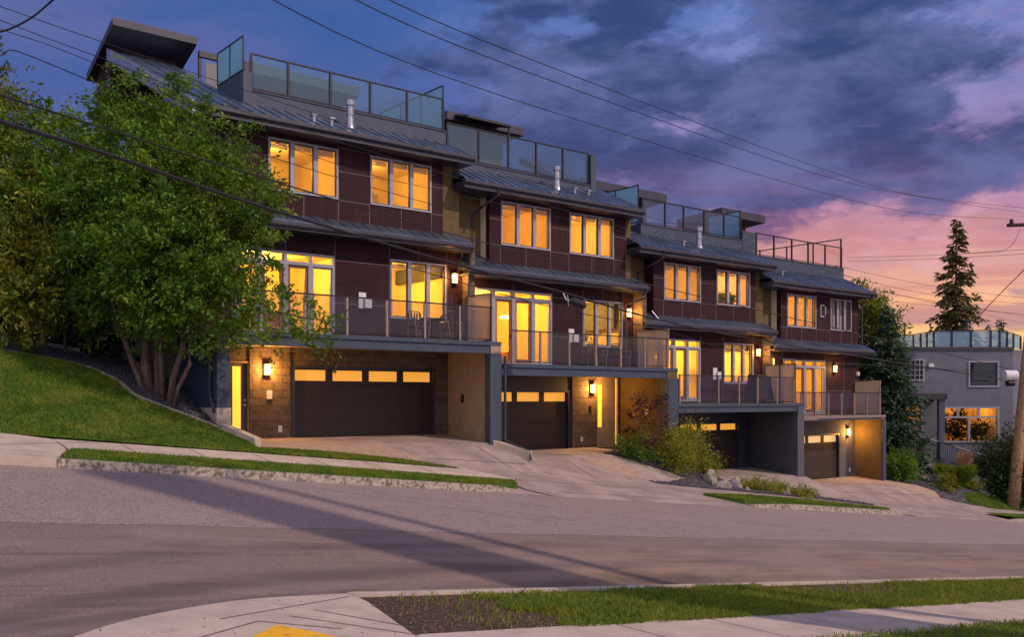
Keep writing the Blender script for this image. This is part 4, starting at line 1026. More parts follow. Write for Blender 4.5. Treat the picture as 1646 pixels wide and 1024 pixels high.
# downspouts
def pipe(h, pts, r=.04): MB().tube(pts, r, 8).build('downspout', 'fascia', h)
pipe(H4[1], [(20.0,25.3,7.05),(20.0,25.3,6.85),(19.75,25.9,6.5),(19.75,26.43,6.3),(19.75,26.43,5.0),(20.0,25.6,4.55)])
pipe(H4[2], [(28.2,25.3,5.75),(28.2,25.3,5.5),(28.0,25.9,5.2),(28.0,26.43,5.0),(28.0,26.43,3.5),(28.2,25.7,3.2)])
pipe(H4[3], [(43.35,25.3,5.0),(43.35,25.9,4.6),(43.35,25.9,2.6),(43.5,25.5,2.3)])
pipe(H4[0], [(18.9,25.3,4.95),(18.9,25.45,4.7),(18.9,25.52,3.9),(18.9,25.52,1.75)])
pipe(H4[1], [(27.2,25.3,4.15),(27.2,25.3,3.85),(26.7,25.9,3.6),(26.7,25.9,1.1)])
pipe(H4[0], [(18.58,23.2,1.3),(18.58,23.2,-1.28),(18.66,22.9,-1.45),(18.85,22.35,-1.62),(18.85,22.28,-1.9)], .045)
pipe(H4[1], [(26.05,23.2,.7),(26.05,23.2,-2.0)], .04)
pipe(H4[3], [(42.84,24.5,-1.05),(42.84,24.5,-4.0)], .04)
pipe(H4[0], [(9.35,23.6,1.3),(9.35,23.6,.1),(9.3,23.2,-.35)], .04)
# canopies over the roof stairs
def canopy(h, x0, x1, y0, y1, zt, th, wall_z, slope=0., post=True, wm='cladding'):
    c = MB(); c.hexa([(x0,y0,zt-th),(x1,y0,zt-th),(x1,y1,zt-th-slope),(x0,y1,zt-th-slope),(x0,y0,zt),(x1,y0,zt),(x1,y1,zt-slope),(x0,y1,zt-slope)])
    c.build('canopy_roof', 'fascia', h)
    MB().box(x0+.25, x1-.35, y0+1.0, y1-.3, wall_z, zt-th-slope*.35-.02).build('stair_tower', wm, h)
canopy(H4[0], 9.45, 12.2, 31.9, 34.85, 12.22, .24, 9, 1.05)
canopy(H4[0], 13.5, 17.95, 31, 35, 11.48, .35, 8.3, .3, wm='olive_stucco')
canopy(H4[1], 21.9, 25.84, 31, 34.5, 11.38, .33, 7.5, .2, wm='olive_stucco')
canopy(H4[2], 29.2, 34.76, 31, 34.5, 9.78, .38, 6.4, .2, wm='blue_grey_paint')
canopy(H4[3], 38.9, 42.5, 31, 34.0, 9.68, .40, 5.8, .2, wm='olive_stucco')
g = MB(); g.box(12.3,14.3,31.95,32.1,11.62,11.82); g.box(12.3,12.4,32,32.1,9.5,11.62); g.box(13.9,14.0,32,32.1,9.5,11.62); g.build('screen_frame', 'frame_dark', H4[0])
MB().box(12.55,13.75,32.03,32.06,10.3,11.5).build('screen_glass', 'frosted', H4[0])
# cantilever awning on the second roof
g = thing('roof_awning', (23.2,31.2,7.5), 'dark tilted awning on a post above the second roof deck', 'awning')
MB().hexa([(22.15,30,10.95),(24.3,30,10.95),(24.6,32.2,11.55),(22.4,32.2,11.55),(22.15,30,11.02),(24.3,30,11.02),(24.6,32.2,11.62),(22.4,32.2,11.62)]).build('fabric', 'dark_soffit', g)
fr = MB(); fr.tube([(22.15,30,10.93),(24.3,30,10.93)], .04); fr.tube([(22.4,32.2,11.5),(24.6,32.2,11.5)], .04); fr.tube([(23.2,30,10.92),(23.45,32.2,11.5)], .03); fr.tube([(24.3,30,10.93),(24.6,32.2,11.5)], .04)
fr.build('frame', 'rail_dark', g); MB().tube([(24.45,30.3,7.5),(24.45,30.3,11.0)], .04).build('post', 'rail_dark', g)

# low sloping retaining walls beside the driveways
def sloped_wall(name, pts, w, label):
    mb = MB(); k = len(pts)
    for (x,y,zt,zb_), (x2,y2,zt2,zb2) in zip(pts, pts[1:]):
        d = Vector((x2-x,y2-y)).normalized(); n_ = Vector((-d.y,d.x))*w
        mb.hexa([(x,y,zb_),(x2,y2,zb2),(x2+n_.x,y2+n_.y,zb2),(x+n_.x,y+n_.y,zb_),(x,y,zt),(x2,y2,zt2),(x2+n_.x,y2+n_.y,zt2),(x+n_.x,y+n_.y,zt)])
    o = mb.build(name, 'concrete', bevel=.012); return tag(o, label, 'retaining wall', 'low concrete retaining walls')
sloped_wall('retaining_wall', [(9.46,23.28,-.62,-1.6),(10.0,22.35,-1.0,-1.7)], .26, 'short sloping concrete wall below the left column beside the lawn')
sloped_wall('retaining_wall', [(18.14,23.25,-1.30,-2.3),(18.82,22.3,-1.62,-2.4)], .30, 'short sloping concrete wall with a downspout between the first and second driveways')
sloped_wall('retaining_wall', [(34.6,24.0,-3.45,-4.5),(34.9,23.2,-3.52,-4.6),(35.6,21.9,-4.0,-4.8)], .22, 'long low concrete wall between the third and fourth driveways')
sloped_wall('bed_edging', [(23.37,23.85,-1.9,-2.3),(24.2,23.0,-2.2,-2.6),(25.0,22.2,-2.56,-2.9),(25.5,21.8,-2.80,-3.1)], .10, 'thin timber edging between second driveway and the shrub bed')

# ------------------------------------------------------------------ plants
def tree(name, label, trunks, blobs, nleaf, size, m, bark='bark', cat='tree', sig=.26, per=44, group=None, loc=None, wid=.42, shell=.55):
    t = thing(name, loc or trunks[0][0][0], label, cat, group)
    for pts, r in trunks: MB().tube(pts, r, 9).build('trunk', bark, t, smooth=True)
    if blobs:
        tot = sum(b[3]*b[4]*b[5] for b in blobs)
        bl = [(b[0],b[1],b[2],b[3],b[4],b[5],max(3,int(nleaf/per*(b[3]*b[4]*b[5])/tot))) for b in blobs]
        leaf_cloud('crown', clumps(bl, per, sig, .7, shell, .6), size, m, t, wid)
    return t
def B(px, py, d, r, rz_=None):
    p = at(px, py, d); return (p.x, p.y, p.z, r, r, rz_ or r*.85)
def bend(p0, p1, wob=.15, n=6):
    p0 = Vector(p0); p1 = Vector(p1); out = []
    for i in range(n+1):
        t = i/n; q = p0.lerp(p1, t)
        if 0 < i < n: q += Vector((random.uniform(-wob,wob), random.uniform(-wob,wob), 0))
        out.append(tuple(q))
    return out
def tap(r0, r1, n=7): return [r0+(r1-r0)*i/(n-1) for i in range(n)]

tr = []
gz_ = lambda x, y: H(x, y)-.1
for (px, d, ttx, tty, r) in ((232,24.6,195,500,.10),(243,24.7,205,330,.13),(254,24.6,240,250,.10),(262,24.4,262,330,.075),(272,24.2,330,360,.085),(278,24.0,340,430,.06),(248,24.9,215,420,.06),(236,24.8,150,420,.06)):
    b = at(px, 640, d); b.z = gz_(b.x, b.y); t_ = at(ttx, tty, d+random.uniform(-.5,.5))
    if px == 232: 
        m_ = at(200, 545, 24.8); pts = bend(b, m_, .03, 3)+bend(m_, at(160,470,25), .04, 3)[1:]; tr.append((pts, tap(.09,.035,7)))
    else: tr.append((bend(b, t_, .09), tap(r, .03)))
for (ax,ay,bx_,by) in ((330,360,400,300),(330,360,420,420),(262,330,300,200),(205,330,150,240),(340,430,430,500),(430,500,520,515),(340,430,395,520)):
    tr.append((bend(at(ax,ay,24), at(bx_,by,23.3 if bx_ > 380 else 24.4), .08), tap(.04,.012)))
blobs = [B(215,170,25.3,.8),B(255,160,25.0,.75),B(180,230,25.3,1.1),B(300,215,24.8,.95),B(250,235,24.8,1.2),B(345,245,24.4,.8),B(385,220,24.2,.45),B(360,310,24.0,1.2),B(290,320,24.0,1.6),
         B(200,330,24.5,1.6),B(400,330,23.6,.75),B(405,390,23.4,.7),B(350,400,23.5,1.15),B(270,420,23.6,1.6),B(190,430,24.2,1.4),B(330,480,23.3,1.0),B(395,470,23.0,.55),B(255,500,23.6,.8),
         B(405,525,22.9,.5),B(440,500,22.8,.6),B(480,505,22.7,.5),B(515,515,22.6,.40),B(465,535,22.6,.42),B(500,535,22.6,.3),B(400,545,22.8,.45),B(300,545,23.0,.42),B(365,545,22.9,.4),B(120,300,25.2,1.1),B(240,555,24.3,.3),B(425,455,22.9,.35,.3)]
tree('multi_stem_tree', 'large leafy multi-stem tree covering the left end of the first townhouse', tr, blobs, 64000, .13, 'leaf_green', sig=.13, per=42, shell=.72)
b2 = at(150,580,27.6); b2.z = gz_(b2.x,b2.y)
tree('broadleaf_tree', 'leafy tree with one straight reddish trunk left of the multi-stem tree', [(bend(b2, at(150,330,27.3), .05), tap(.15,.07)), (bend(at(150,450,27.4), at(80,280,27), .1), tap(.07,.02)), (bend(at(150,420,27.4), at(220,300,27), .1), tap(.06,.02))],
     [B(60,230,27,1.2),B(110,250,27,1.3),B(150,330,27,1.5),B(80,330,26.5,1.6),B(60,400,26,1.5),B(140,410,26,1.4),B(120,470,25.3,1.0),B(170,500,25.3,.65),B(30,215,27,.8),B(95,190,27.3,.5),B(150,200,27.2,.5)], 32000, .15, 'leaf_green', 'dark_bark', sig=.15, shell=.7)
b3 = at(52,570,26.5); b3.z = gz_(b3.x,b3.y)
tree('broadleaf_tree', 'yellowish green tree at the left edge of the photo over the lawn', [(bend(b3, at(40,400,26), .06), tap(.13,.06)), (bend(at(42,440,26), at(-40,300,26), .1), tap(.06,.02)), (bend(at(42,440,26), at(80,380,25), .1), tap(.05,.02))],
     [B(-30,130,27,.8),B(0,190,26.8,.9),B(-20,280,26,1.4),B(20,350,25,1.2),B(-10,420,24.4,1.3),B(50,450,24.2,1.0),B(20,500,24,.9),B(80,500,24.4,.7),B(60,410,24.4,.8),B(110,440,24.6,.6),B(5,110,27,.35)], 28000, .14, 'leaf_olive', 'bark', sig=.14, shell=.7)
b4 = at(70,573,27.5); b4.z = gz_(b4.x,b4.y)
MBp = MB(); MBp.tube([tuple(b4), tuple(b4+Vector((0,0,1.0)))], .09, 8); tag(MBp.build('garden_post', 'pole_wood'), 'short pale wooden post standing at the top of the lawn', 'post')
# dark undergrowth behind the trunks
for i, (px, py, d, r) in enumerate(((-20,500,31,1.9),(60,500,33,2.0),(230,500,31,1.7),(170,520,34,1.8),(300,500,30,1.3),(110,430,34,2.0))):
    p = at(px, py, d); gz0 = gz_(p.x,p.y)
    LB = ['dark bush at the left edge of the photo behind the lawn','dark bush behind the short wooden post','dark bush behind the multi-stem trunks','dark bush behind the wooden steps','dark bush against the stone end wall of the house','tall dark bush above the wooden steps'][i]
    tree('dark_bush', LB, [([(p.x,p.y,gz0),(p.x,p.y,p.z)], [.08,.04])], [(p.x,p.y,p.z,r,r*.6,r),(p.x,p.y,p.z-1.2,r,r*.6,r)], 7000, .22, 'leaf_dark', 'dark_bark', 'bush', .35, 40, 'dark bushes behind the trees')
# wooden steps
s0 = at(95,566,29.5); st = thing('wooden_steps', (s0.x, s0.y, H(s0.x,s0.y)), 'wooden garden steps with a slatted rail behind the left trees', 'steps')
rX = Vector((FY,-FX,0)); zb_ = s0.z
for i in range(5):
    p = s0+rX*(.15+i*.42)+Vector((0,0,.10+i*.17)); 
    m_ = MB(); m_.hexa([tuple(p+rX*a+Vector((FX,FY,0))*b+Vector((0,0,c))) for c in (-.07,.0) for a, b in ((0,0),(.48,0),(.48,1.1),(0,1.1))]); m_.build('tread', 'wood_step', st)
    m_ = MB(); m_.hexa([tuple(p+rX*a+Vector((FX,FY,0))*b+Vector((0,0,c))) for c in (-.17,-.07) for a, b in ((.05,.02),(.08,.02),(.08,1.08),(.05,1.08))]); m_.build('riser', 'wood_step', st)
rl = MB(); p = s0+rX*.2; q = s0+rX*2.1+Vector((0,0,.75))
rl.tube([tuple(p+Vector((0,0,1.0))), tuple(q+Vector((0,0,1.0)))], .035)
for i in range(10):
    a = p.lerp(q, i/9); rl.tube([tuple(a), tuple(a+Vector((0,0,1.0)))], .018, 6)
rl.build('handrail', 'dark_bark', st)
for a in (0, 1):
    c = p.lerp(q, a); MB().tube([tuple(c-Vector((0,0,.2))), tuple(c+Vector((0,0,1.1)))], .05, 8).build('newel_post', 'dark_bark', st)

def shrub(name, label, c, r, hgt, n, size, m, cat='shrub', group=None, stems=6, wid=.4, sig=.13, shell=.3):
    c = Vector(c); c.z = H(c.x, c.y); t = thing(name, tuple(c), label, cat, group); s = MB()
    for i in range(stems):
        a = 6.28*i/stems; s.tube(bend(c-Vector((0,0,.05)), c+Vector((math.cos(a)*r*.7, math.sin(a)*r*.7, hgt*.8)), .04, 4), tap(.018,.006,5), 5)
    s.build('stem', 'bark', t)
    bl = [(c.x+math.cos(a)*r*.35, c.y+math.sin(a)*r*.35, c.z+hgt*(.45+.2*random.random()), r*.75, r*.75, hgt*.48, max(4,int(n/30/4))) for a in (0.3,1.9,3.4,5.0)]
    leaf_cloud('foliage', clumps(bl, 30, sig, .9, shell), size, m, t, wid); return t
def P3(px, py, d):
    v = at(px, py, d); return v
shrub('purple_shrub', 'dark red-leaved shrub with open branches beside the second entry', (24.9,23.0,0), .85, 2.15, 1900, .11, 'leaf_purple', stems=10, sig=.13, shell=.5)
shrub('green_shrub', 'big rounded yellow-green shrub right of the purple one', (26.25,22.55,0), .82, 1.55, 7000, .085, 'leaf_shrub')
shrub('green_shrub', 'yellow-green shrub nearest the street in the middle bed', (25.5,22.25,0), .6, 1.15, 4800, .08, 'leaf_shrub')
shrub('green_shrub', 'low dark green spiky shrub at the left end of the middle bed', (24.35,23.2,0), .42, .8, 1500, .22, 'leaf_green', wid=.14)
shrub('green_shrub', 'small green shrub behind the pale boulders', (27.2,22.45,0), .45, .65, 1800, .09, 'leaf_shrub')
for x, y, r, hh_, lb in ((28.9,21.55,.5,.42,'low spreading juniper just right of the purple rock'),(29.8,21.25,.55,.38,'low spreading juniper in the middle of the rock bed'),(30.8,20.95,.5,.30,'flat juniper at the right end of the rock bed')):
    shrub('juniper', lb, (x,y,0), r, hh_, 2200, .10, 'leaf_shrub', 'ground cover', 'low junipers in the rock bed', wid=.2, sig=.08)
def rock(name, m, c, s, lab, seed):
    import bmesh
    rr = random.Random(seed); bm = bmesh.new(); bmesh.ops.create_icosphere(bm, subdivisions=3, radius=1)
    pl = [(Vector((rr.uniform(-1,1),rr.uniform(-1,1),rr.uniform(-.3,1))).normalized(), rr.uniform(.55,.9)) for _ in range(9)]
    for v in bm.verts:
        for n_, d_ in pl:
            q = v.co.dot(n_)-d_
            if q > 0: v.co -= n_*q
        v.co = Vector((v.co.x*s[0], v.co.y*s[1], v.co.z*s[2])); v.co += Vector((rr.uniform(-1,1),rr.uniform(-1,1),rr.uniform(-1,1)))*.008
    me = bpy.data.meshes.new(name); bm.to_mesh(me); bm.free(); me.materials.append(M[m])
    o = bpy.data.objects.new(name, me); o.location = (c[0], c[1], H(c[0],c[1])+s[2]*.35); o.scale = (.85,.85,.85); COL.objects.link(o)
    return tag(o, lab, 'rock', 'boulders in the rock bed')
rock('boulder', 'boulder', (26.55,21.75), (.42,.36,.46), 'large pale pointed boulder in front of the big shrub', 1)
rock('boulder', 'boulder', (27.0,21.45), (.42,.3,.26), 'pale flat boulder leaning against the pointed one', 2)
rock('boulder', 'boulder_purple', (27.5,21.5), (.30,.25,.28), 'dark purple boulder between two pale ones', 3)
rock('boulder', 'boulder', (28.1,21.75), (.32,.28,.33), 'rounded pale boulder left of the junipers', 4)
rock('boulder', 'boulder', (28.05,21.2), (.16,.14,.14), 'small white rock at the street edge of the bed', 5)
rock('boulder', 'boulder', (30.05,21.0), (.2,.18,.26), 'pale upright rock among the junipers', 6)
rock('boulder', 'boulder_purple', (31.55,20.75), (.3,.25,.26), 'lone dark rock at the right tip of the rock bed', 7)
# right-hand garden
shrub('green_shrub', 'bright green shrub beside the last garage wall', (44.7,24.6,0), .85, 1.35, 3600, .14, 'leaf_green')
shrub('green_shrub', 'olive shrub with a red tint near the last driveway', (45.9,23.0,0), .45, .75, 1600, .11, 'leaf_olive')
shrub('green_shrub', 'low green shrub at the edge of the right lawn', (49.3,23.4,0), .5, .6, 1400, .12, 'leaf_shrub')
def grass_clump(label, c, r, hgt, n=420):
    c = Vector(c); c.z = H(c.x,c.y); t = thing('ornamental_grass', tuple(c), label, 'ornamental grass', 'ornamental grasses in the right garden')
    vs = []; vs2 = []
    for i in range(n):
        a = random.uniform(0,6.28); rr = r*random.random()**.5; l = hgt*random.uniform(.5,.85)
        p = np.array([c.x+math.cos(a)*rr*.3, c.y+math.sin(a)*rr*.3, c.z]); tip = np.array([c.x+math.cos(a)*rr*1.5, c.y+math.sin(a)*rr*1.5, c.z+l])
        md = p*.45+tip*.55+np.array([0,0,l*.18]); w_ = np.array([-math.sin(a),math.cos(a),0])*.012
        vs += [p-w_,p+w_,md+w_,tip,md-w_]
    fast_mesh('blade_tuft', np.array(vs), np.arange(len(vs)).reshape(-1,5), 'grass_blade', t)
    for i in range(n//3):
        a = random.uniform(-.8,1.6); rr = r*random.random()**.5; l = hgt*random.uniform(.9,1.25)
        p = np.array([c.x,c.y,c.z]); tip = np.array([c.x+math.cos(a)*rr*1.3+.15, c.y-math.sin(a)*rr*.9-.1, c.z+l]); md = p*.4+tip*.6+np.array([0,0,.1])
        w_ = np.array([.6,-.8,0])*.014
        vs2 += [md-w_*.3, md+w_*.3, tip*.8+md*.2+w_, tip, tip*.8+md*.2-w_]
    fast_mesh('seed_head', np.array(vs2), np.arange(len(vs2)).reshape(-1,5), 'dry_grass', t)
grass_clump('feathery grass clump in front of the railing, largest of them', (48.2,23.6,0), .75, 1.5, 700)
grass_clump('feathery dry grass between green shrub and railing', (46.6,25.6,0), .6, 1.3, 420)
grass_clump('thin tall grass at the right end of the garden bed', (51.6,25.0,0), .35, 1.4, 200)
for i, (px, py, d, r, lb) in enumerate(((1622,740,50.3,1.1,'big dense green bush left of the wooden pole'),(1668,735,50.6,1.5,'dense dark bush at the right edge behind the pole'),(1632,775,49.6,.7,'dark low bush at the foot of the big green bush'))):
    p = at(px, py, d); b0 = Vector((p.x,p.y,H(p.x,p.y)))
    tree('dense_bush', lb, [([tuple(b0), (p.x,p.y,p.z)], [.08,.04])], [(p.x,p.y,p.z,r,r,r),(p.x,p.y,p.z-.9,r*1.05,r,r)], 9000, .17, 'hedge_leaf', 'dark_bark', 'bush', .3, 40, 'bushes by the wooden pole')

def conifer(name, label, base, hgt, rad, m, levels=26, dens_=26, size=.34, gap=0., bare=.0, group=None, seed=1, droop=.25, per=7):
    rr = random.Random(seed); base = Vector(base); t = thing(name, tuple(base), label, 'conifer', group)
    MB().tube([tuple(base-Vector((0,0,.3))), tuple(base+Vector((0,0,hgt*.97)))], [max(.06,hgt*.016), .02], 8).build('trunk', 'dark_bark', t)
    cen = []; ax = []; br = MB()
    for i in range(levels):
        f = bare+(1-bare)*i/levels; z = hgt*f; R_ = rad*(1-f)**.8*rr.uniform(.7,1.2)+.12
        nb = max(4, int(dens_*(1-f*.6)/3))
        for b_ in range(nb):
            if rr.random() < gap: continue
            a = rr.uniform(0,6.28); L = R_*rr.uniform(.55,1.1); zz = z+rr.uniform(-.5,.5)*hgt/levels
            tip = base+Vector((math.cos(a)*L, math.sin(a)*L, zz-L*droop)); s_ = base+Vector((0,0,zz))
            br.tube([tuple(s_), tuple(tip)], [.02+.01*L, .006], 4, False)
            k = int(per*L/size*.45)+2
            for j in range(k):
                u = .15+.85*rr.random(); p = s_.lerp(tip, u); p += Vector((rr.gauss(0,.10*L),rr.gauss(0,.10*L),rr.gauss(0,.05*L)-.03))
                cen.append(tuple(p)); d = Vector((math.cos(a+rr.gauss(0,.7)), math.sin(a+rr.gauss(0,.7)), -.35)); ax.append(tuple(d))
    br.build('branch', 'dark_bark', t)
    leaf_cloud('needles', np.array(cen), size, m, t, .35, .15, .3, np.array(ax)); return t
p = at(1395,745,50); p.z = H(p.x,p.y)
conifer('spruce', 'dark blue-green spruce right beside the last townhouse', at(1428,735,50.4)+Vector((0,0,-.5)), 8.6, 2.15, 'needle', 38, 54, .28, seed=3, per=20)
cb_ = at(1402,700,52); cb_.z = H(cb_.x,cb_.y)
tree('conifer_tree', 'bushy olive topped tree rising behind the corner of the last townhouse', [([tuple(cb_), tuple(at(1400,470,52))], [.16,.03])],
     [B(1388,468,52,.42),B(1392,490,52,.7),B(1402,515,52,.95),B(1406,545,52,1.05),B(1402,580,52,1.0),B(1398,610,52,.8),B(1422,530,52,.5),B(1424,555,52,.45),B(1384,452,52,.2)], 15000, .2, 'leaf_olive', 'dark_bark', sig=.2, per=30, wid=.38, shell=.6)
conifer('tall_spruce', 'tall lone spruce against the sunset behind the flat-roofed house', at(1537,640,80), 15.2, 2.8, 'needle_warm', 44, 36, .5, .08, .10, seed=6, droop=.18, per=13)
for i, (px, py, d, hh_, lb) in enumerate(((1606,545,150,3.4,'small distant spruce, left one of the pair on the skyline'),(1613,545,150,3.2,'small distant spruce, right one of the pair on the skyline'),(1590,548,150,2.8,'tiny thin spruce on the skyline left of the pair'))):
    conifer('distant_spruce', lb, at(px,py+20,d), hh_+2, 1.1 if i < 2 else .6, 'needle', 12, 20, .6, 0, 0, 'distant spruces', seed=10+i)

# ------------------------------------------------------------------ flat-roofed neighbour
D0 = 52.0
def nb(x, y, z):      # local frame: x to the right across the view, y deeper, z up
    return (FX*(D0+y)+FY*x, FY*(D0+y)-FX*x, z)
q = lambda px: (px-823)/FOC*D0
zq = lambda py: (640-py)/FOC*D0
h = thing('flat_roofed_house', nb(q(1520), 0, zq(735)), 'grey stucco flat-roofed house with a glass roof railing at the right', 'house')
xa, xb_, xc = q(1405), q(1628), q(1628)
w = MB(nb)
hol = [(q(1440),q(1485),zq(612),zq(578)), (q(1557),q(1605),zq(622),zq(581)), (q(1510),q(1605),zq(711),zq(655)), (q(1455),q(1482),zq(716),zq(652))]
wall_holes(w, xa, xb_, -5, zq(563), hol, 0, .25)
w.box(xa, xb_, 11.8, 12, -5, zq(563)); w.box(xa, xa+.2, .25, 11.8, -5, zq(563)); w.box(xa, xb_, .25, 11.8, zq(563)-.4, zq(563)-.1)
w.build('wall', 'neighbor_stucco', h)
w = MB(nb); w.hexa([(xb_,0.0,-5),(xb_+4.5,3.2,-5),(xb_+4.5,12,-5),(xb_,12,-5),(xb_,0.0,zq(562)),(xb_+4.5,3.2,zq(562)),(xb_+4.5,12,zq(562)),(xb_,12,zq(562))]); w.build('side_wing', 'neighbor_stucco', h)
c = MB(nb); c.box(xa-.1, xb_+.05, -.06, .3, zq(563), zq(558)); c.build('roof_edge', 'frame_dark', h)
c = MB(nb); c.box(q(1425), q(1504), -1.4, 0, zq(642), zq(633)); c.build('porch_canopy', 'dark_soffit', h)
c = MB(nb); c.box(q(1494), q(1503), -1.2, -.9, -4, zq(642)); c.build('porch_column', 'neighbor_stucco', h)
def nwin(x0, x1, z0_, z1, xs, zs, glass, nm='window'):
    f = MB(nb); t = .06
    f.box(x0-.02, x1+.02, -.05, .1, z1-t, z1+.02); f.box(x0-.02, x1+.02, -.05, .1, z0_-.02, z0_+t); f.box(x0-.02, x0+t, -.05, .1, z0_+t, z1-t); f.box(x1-t, x1+.02, -.05, .1, z0_+t, z1-t)
    for x, a, b, tt in xs: f.box(x-tt, x+tt, -.04, .09, a+t, b-.02)
    for z, tt in zs: f.box(x0+t, x1-t, -.035, .085, z-tt, z+tt)
    o = f.build(nm, 'frame_white', h); g_ = MB(nb); g_.quad((x0,.08,z0_),(x1,.08,z0_),(x1,.08,z1),(x0,.08,z1)); g_.build('pane', glass, o)
hh_ = hol[0]; nwin(*hh_, [(hh_[0]+(hh_[1]-hh_[0])*i/6, hh_[2], hh_[3], .015) for i in range(1,6)], [(hh_[2]+(hh_[3]-hh_[2])*i/4, .015) for i in range(1,4)], 'dark_glass')
nwin(*hol[1], [], [], 'dark_glass')
hh_ = hol[2]; zt = zq(671); nwin(*hh_, [(q(1557.5), hh_[2], zt, .05), (q(1540), zt, hh_[3], .05), (q(1573), zt, hh_[3], .05)], [(zt,.05)], 'pane')
nwin(*hol[3], [], [(zq(668),.04)], 'pane')
# lit room behind the big window
r = MB(nb); x0, x1 = q(1450), q(1610)
r.quad((x0,3.5,-4),(x1,3.5,-4),(x1,3.5,.2),(x0,3.5,.2)); r.quad((x0,.26,-4),(x0,3.5,-4),(x0,3.5,.2),(x0,.26,.2)); r.quad((x1,.26,-4),(x1,.26,.2),(x1,3.5,.2),(x1,3.5,-4)); r.quad((x0,.26,.2),(x0,3.5,.2),(x1,3.5,.2),(x1,.26,.2)); r.quad((x0,.26,-3.4),(x1,.26,-3.4),(x1,3.5,-3.4),(x0,3.5,-3.4))
r.build('room', 'room_paint', h)
for px_ in (1530, 1585):
    ld = bpy.data.lights.new('room_lamp', 'POINT'); ld.energy = 38; ld.color = (1,.42,.07); ld.shadow_soft_size = .1
    lo = bpy.data.objects.new('room_lamp', ld); lo.location = nb(q(px_), 1.8, -.4); COL.objects.link(lo); adopt(lo, h)
for i, (px_, y, zz, s_) in enumerate(((1522,1.2,-1.9,.5),(1545,1.0,-1.6,.6),(1560,1.6,-2.0,.5),(1580,1.0,-1.9,.45),(1597,1.4,-1.7,.5),(1535,2.0,-1.1,.4),(1570,2.0,-1.0,.4))):
    c_ = nb(q(px_), y, zz)
    t_ = thing('house_plant', (c_[0],c_[1],-3.4), ['bushy plant at the left end of the big lit window','tall plant left of the mullion in the big lit window','low plant just right of the mullion in the big lit window','plant in the middle right of the big lit window','plant at the right end of the big lit window','hanging plant high in the left of the big lit window','hanging plant high in the right of the big lit window'][i], 'plant', 'plants inside the neighbouring window')
    leaf_cloud('foliage', np.array(c_)+RNG.normal(size=(160,3))*s_*.5, .28, 'leaf_dark', t_)
    MB().lathe((c_[0],c_[1],-3.39), [(.2,0),(.28,.4),(.24,.42)], 10).build('pot', 'plant_pot', t_)
# roof railing of the neighbour
poly = [(q(1441),.3,zq(538)),(q(1472),.3,zq(537)),(q(1484),.3,zq(535)),(q(1494),.3,zq(533)),(q(1505),.3,zq(531)),(q(1534),.3,zq(530.5)),(q(1565),.3,zq(530)),(q(1597),.3,zq(529.5)),(q(1613),.4,zq(531)),(q(1628),.6,zq(532)),(q(1643),.9,zq(534)),(q(1672),2,zq(536))]
rl = MB(nb)
for a, b in zip(poly, poly[1:]): rl.hexa([(a[0],a[1]-.03,a[2]-.05),(b[0],b[1]-.03,b[2]-.05),(b[0],b[1]+.03,b[2]-.05),(a[0],a[1]+.03,a[2]-.05),(a[0],a[1]-.03,a[2]),(b[0],b[1]-.03,b[2]),(b[0],b[1]+.03,b[2]),(a[0],a[1]+.03,a[2])])
ro = rl.build('roof_railing', 'rail_dark', h); zb2 = zq(559)
for a in poly: pp = MB(nb); pp.box(a[0]-.04, a[0]+.04, a[1]-.04, a[1]+.04, zb2, a[2]-.05); pp.build('post', 'rail_dark', ro)
for a, b in zip(poly, poly[1:]):
    g_ = MB(nb); g_.quad((a[0]+.06,a[1],zb2+.02),(b[0]-.06,b[1],zb2+.02),(b[0]-.06,b[1],b[2]-.07),(a[0]+.06,a[1],a[2]-.07)); g_.build('glass_panel', 'frosted_blue', ro)
for px_, y1 in ((1444.5,513),(1478.5,514),(1582.5,508)):
    g_ = MB(nb); g_.tube([(q(px_),2,zq(556)),(q(px_),2,zq(y1))], .045, 6); g_.build('mast', 'rail_dark', h)
c = MB(nb); c.box(q(1492), q(1500), -.12, 0, zq(590), zq(585)); c.build('vent_hood', 'white_plastic', h)
# path railing
f = thing('metal_railing', nb(q(1530), -5.5, zq(745)), 'black metal railing with thin upright bars in front of the grey house', 'railing')
D1 = lambda px, py, d=50.5: tuple(at(px, py, d))
A_ = [(1468,697),(1500,708),(1540,720),(1590,735)]; rl = MB()
rl.tube([D1(*a) for a in A_], .03, 6); rl.tube([D1(a, b+32) for a, b in A_], .025, 6); rl.build('rail', 'rail_dark', f)
bars = MB()
for i in range(34):
    px_ = 1470+i*3.55; import bisect
    for (a, b), (c_, d_) in zip(A_, A_[1:]):
        if a <= px_ <= c_: py_ = b+(d_-b)*(px_-a)/(c_-a)
    bars.tube([D1(px_,py_), D1(px_,py_+34)], .012, 4)
bars.build('bars', 'rail_dark', f)
for px_, py_ in ((1510,711),): MB().tube([D1(px_,py_), D1(px_,py_+44)], .035, 6).build('post', 'rail_dark', f)
wl = MB(); 
for (a, b), (c_, d_) in zip(A_, A_[1:]):
    p0 = at(a, b+36, 50.5); p1 = at(c_, d_+36, 50.5); dp = Vector((FX,FY,0))*.25
    wl.hexa([tuple(p0-Vector((0,0,1.2))), tuple(p1-Vector((0,0,1.2))), tuple(p1+dp-Vector((0,0,1.2))), tuple(p0+dp-Vector((0,0,1.2))), tuple(p0), tuple(p1), tuple(p1+dp), tuple(p0+dp)])
tag(wl.build('garden_wall', 'concrete'), 'low pale wall under the black metal railing', 'wall')

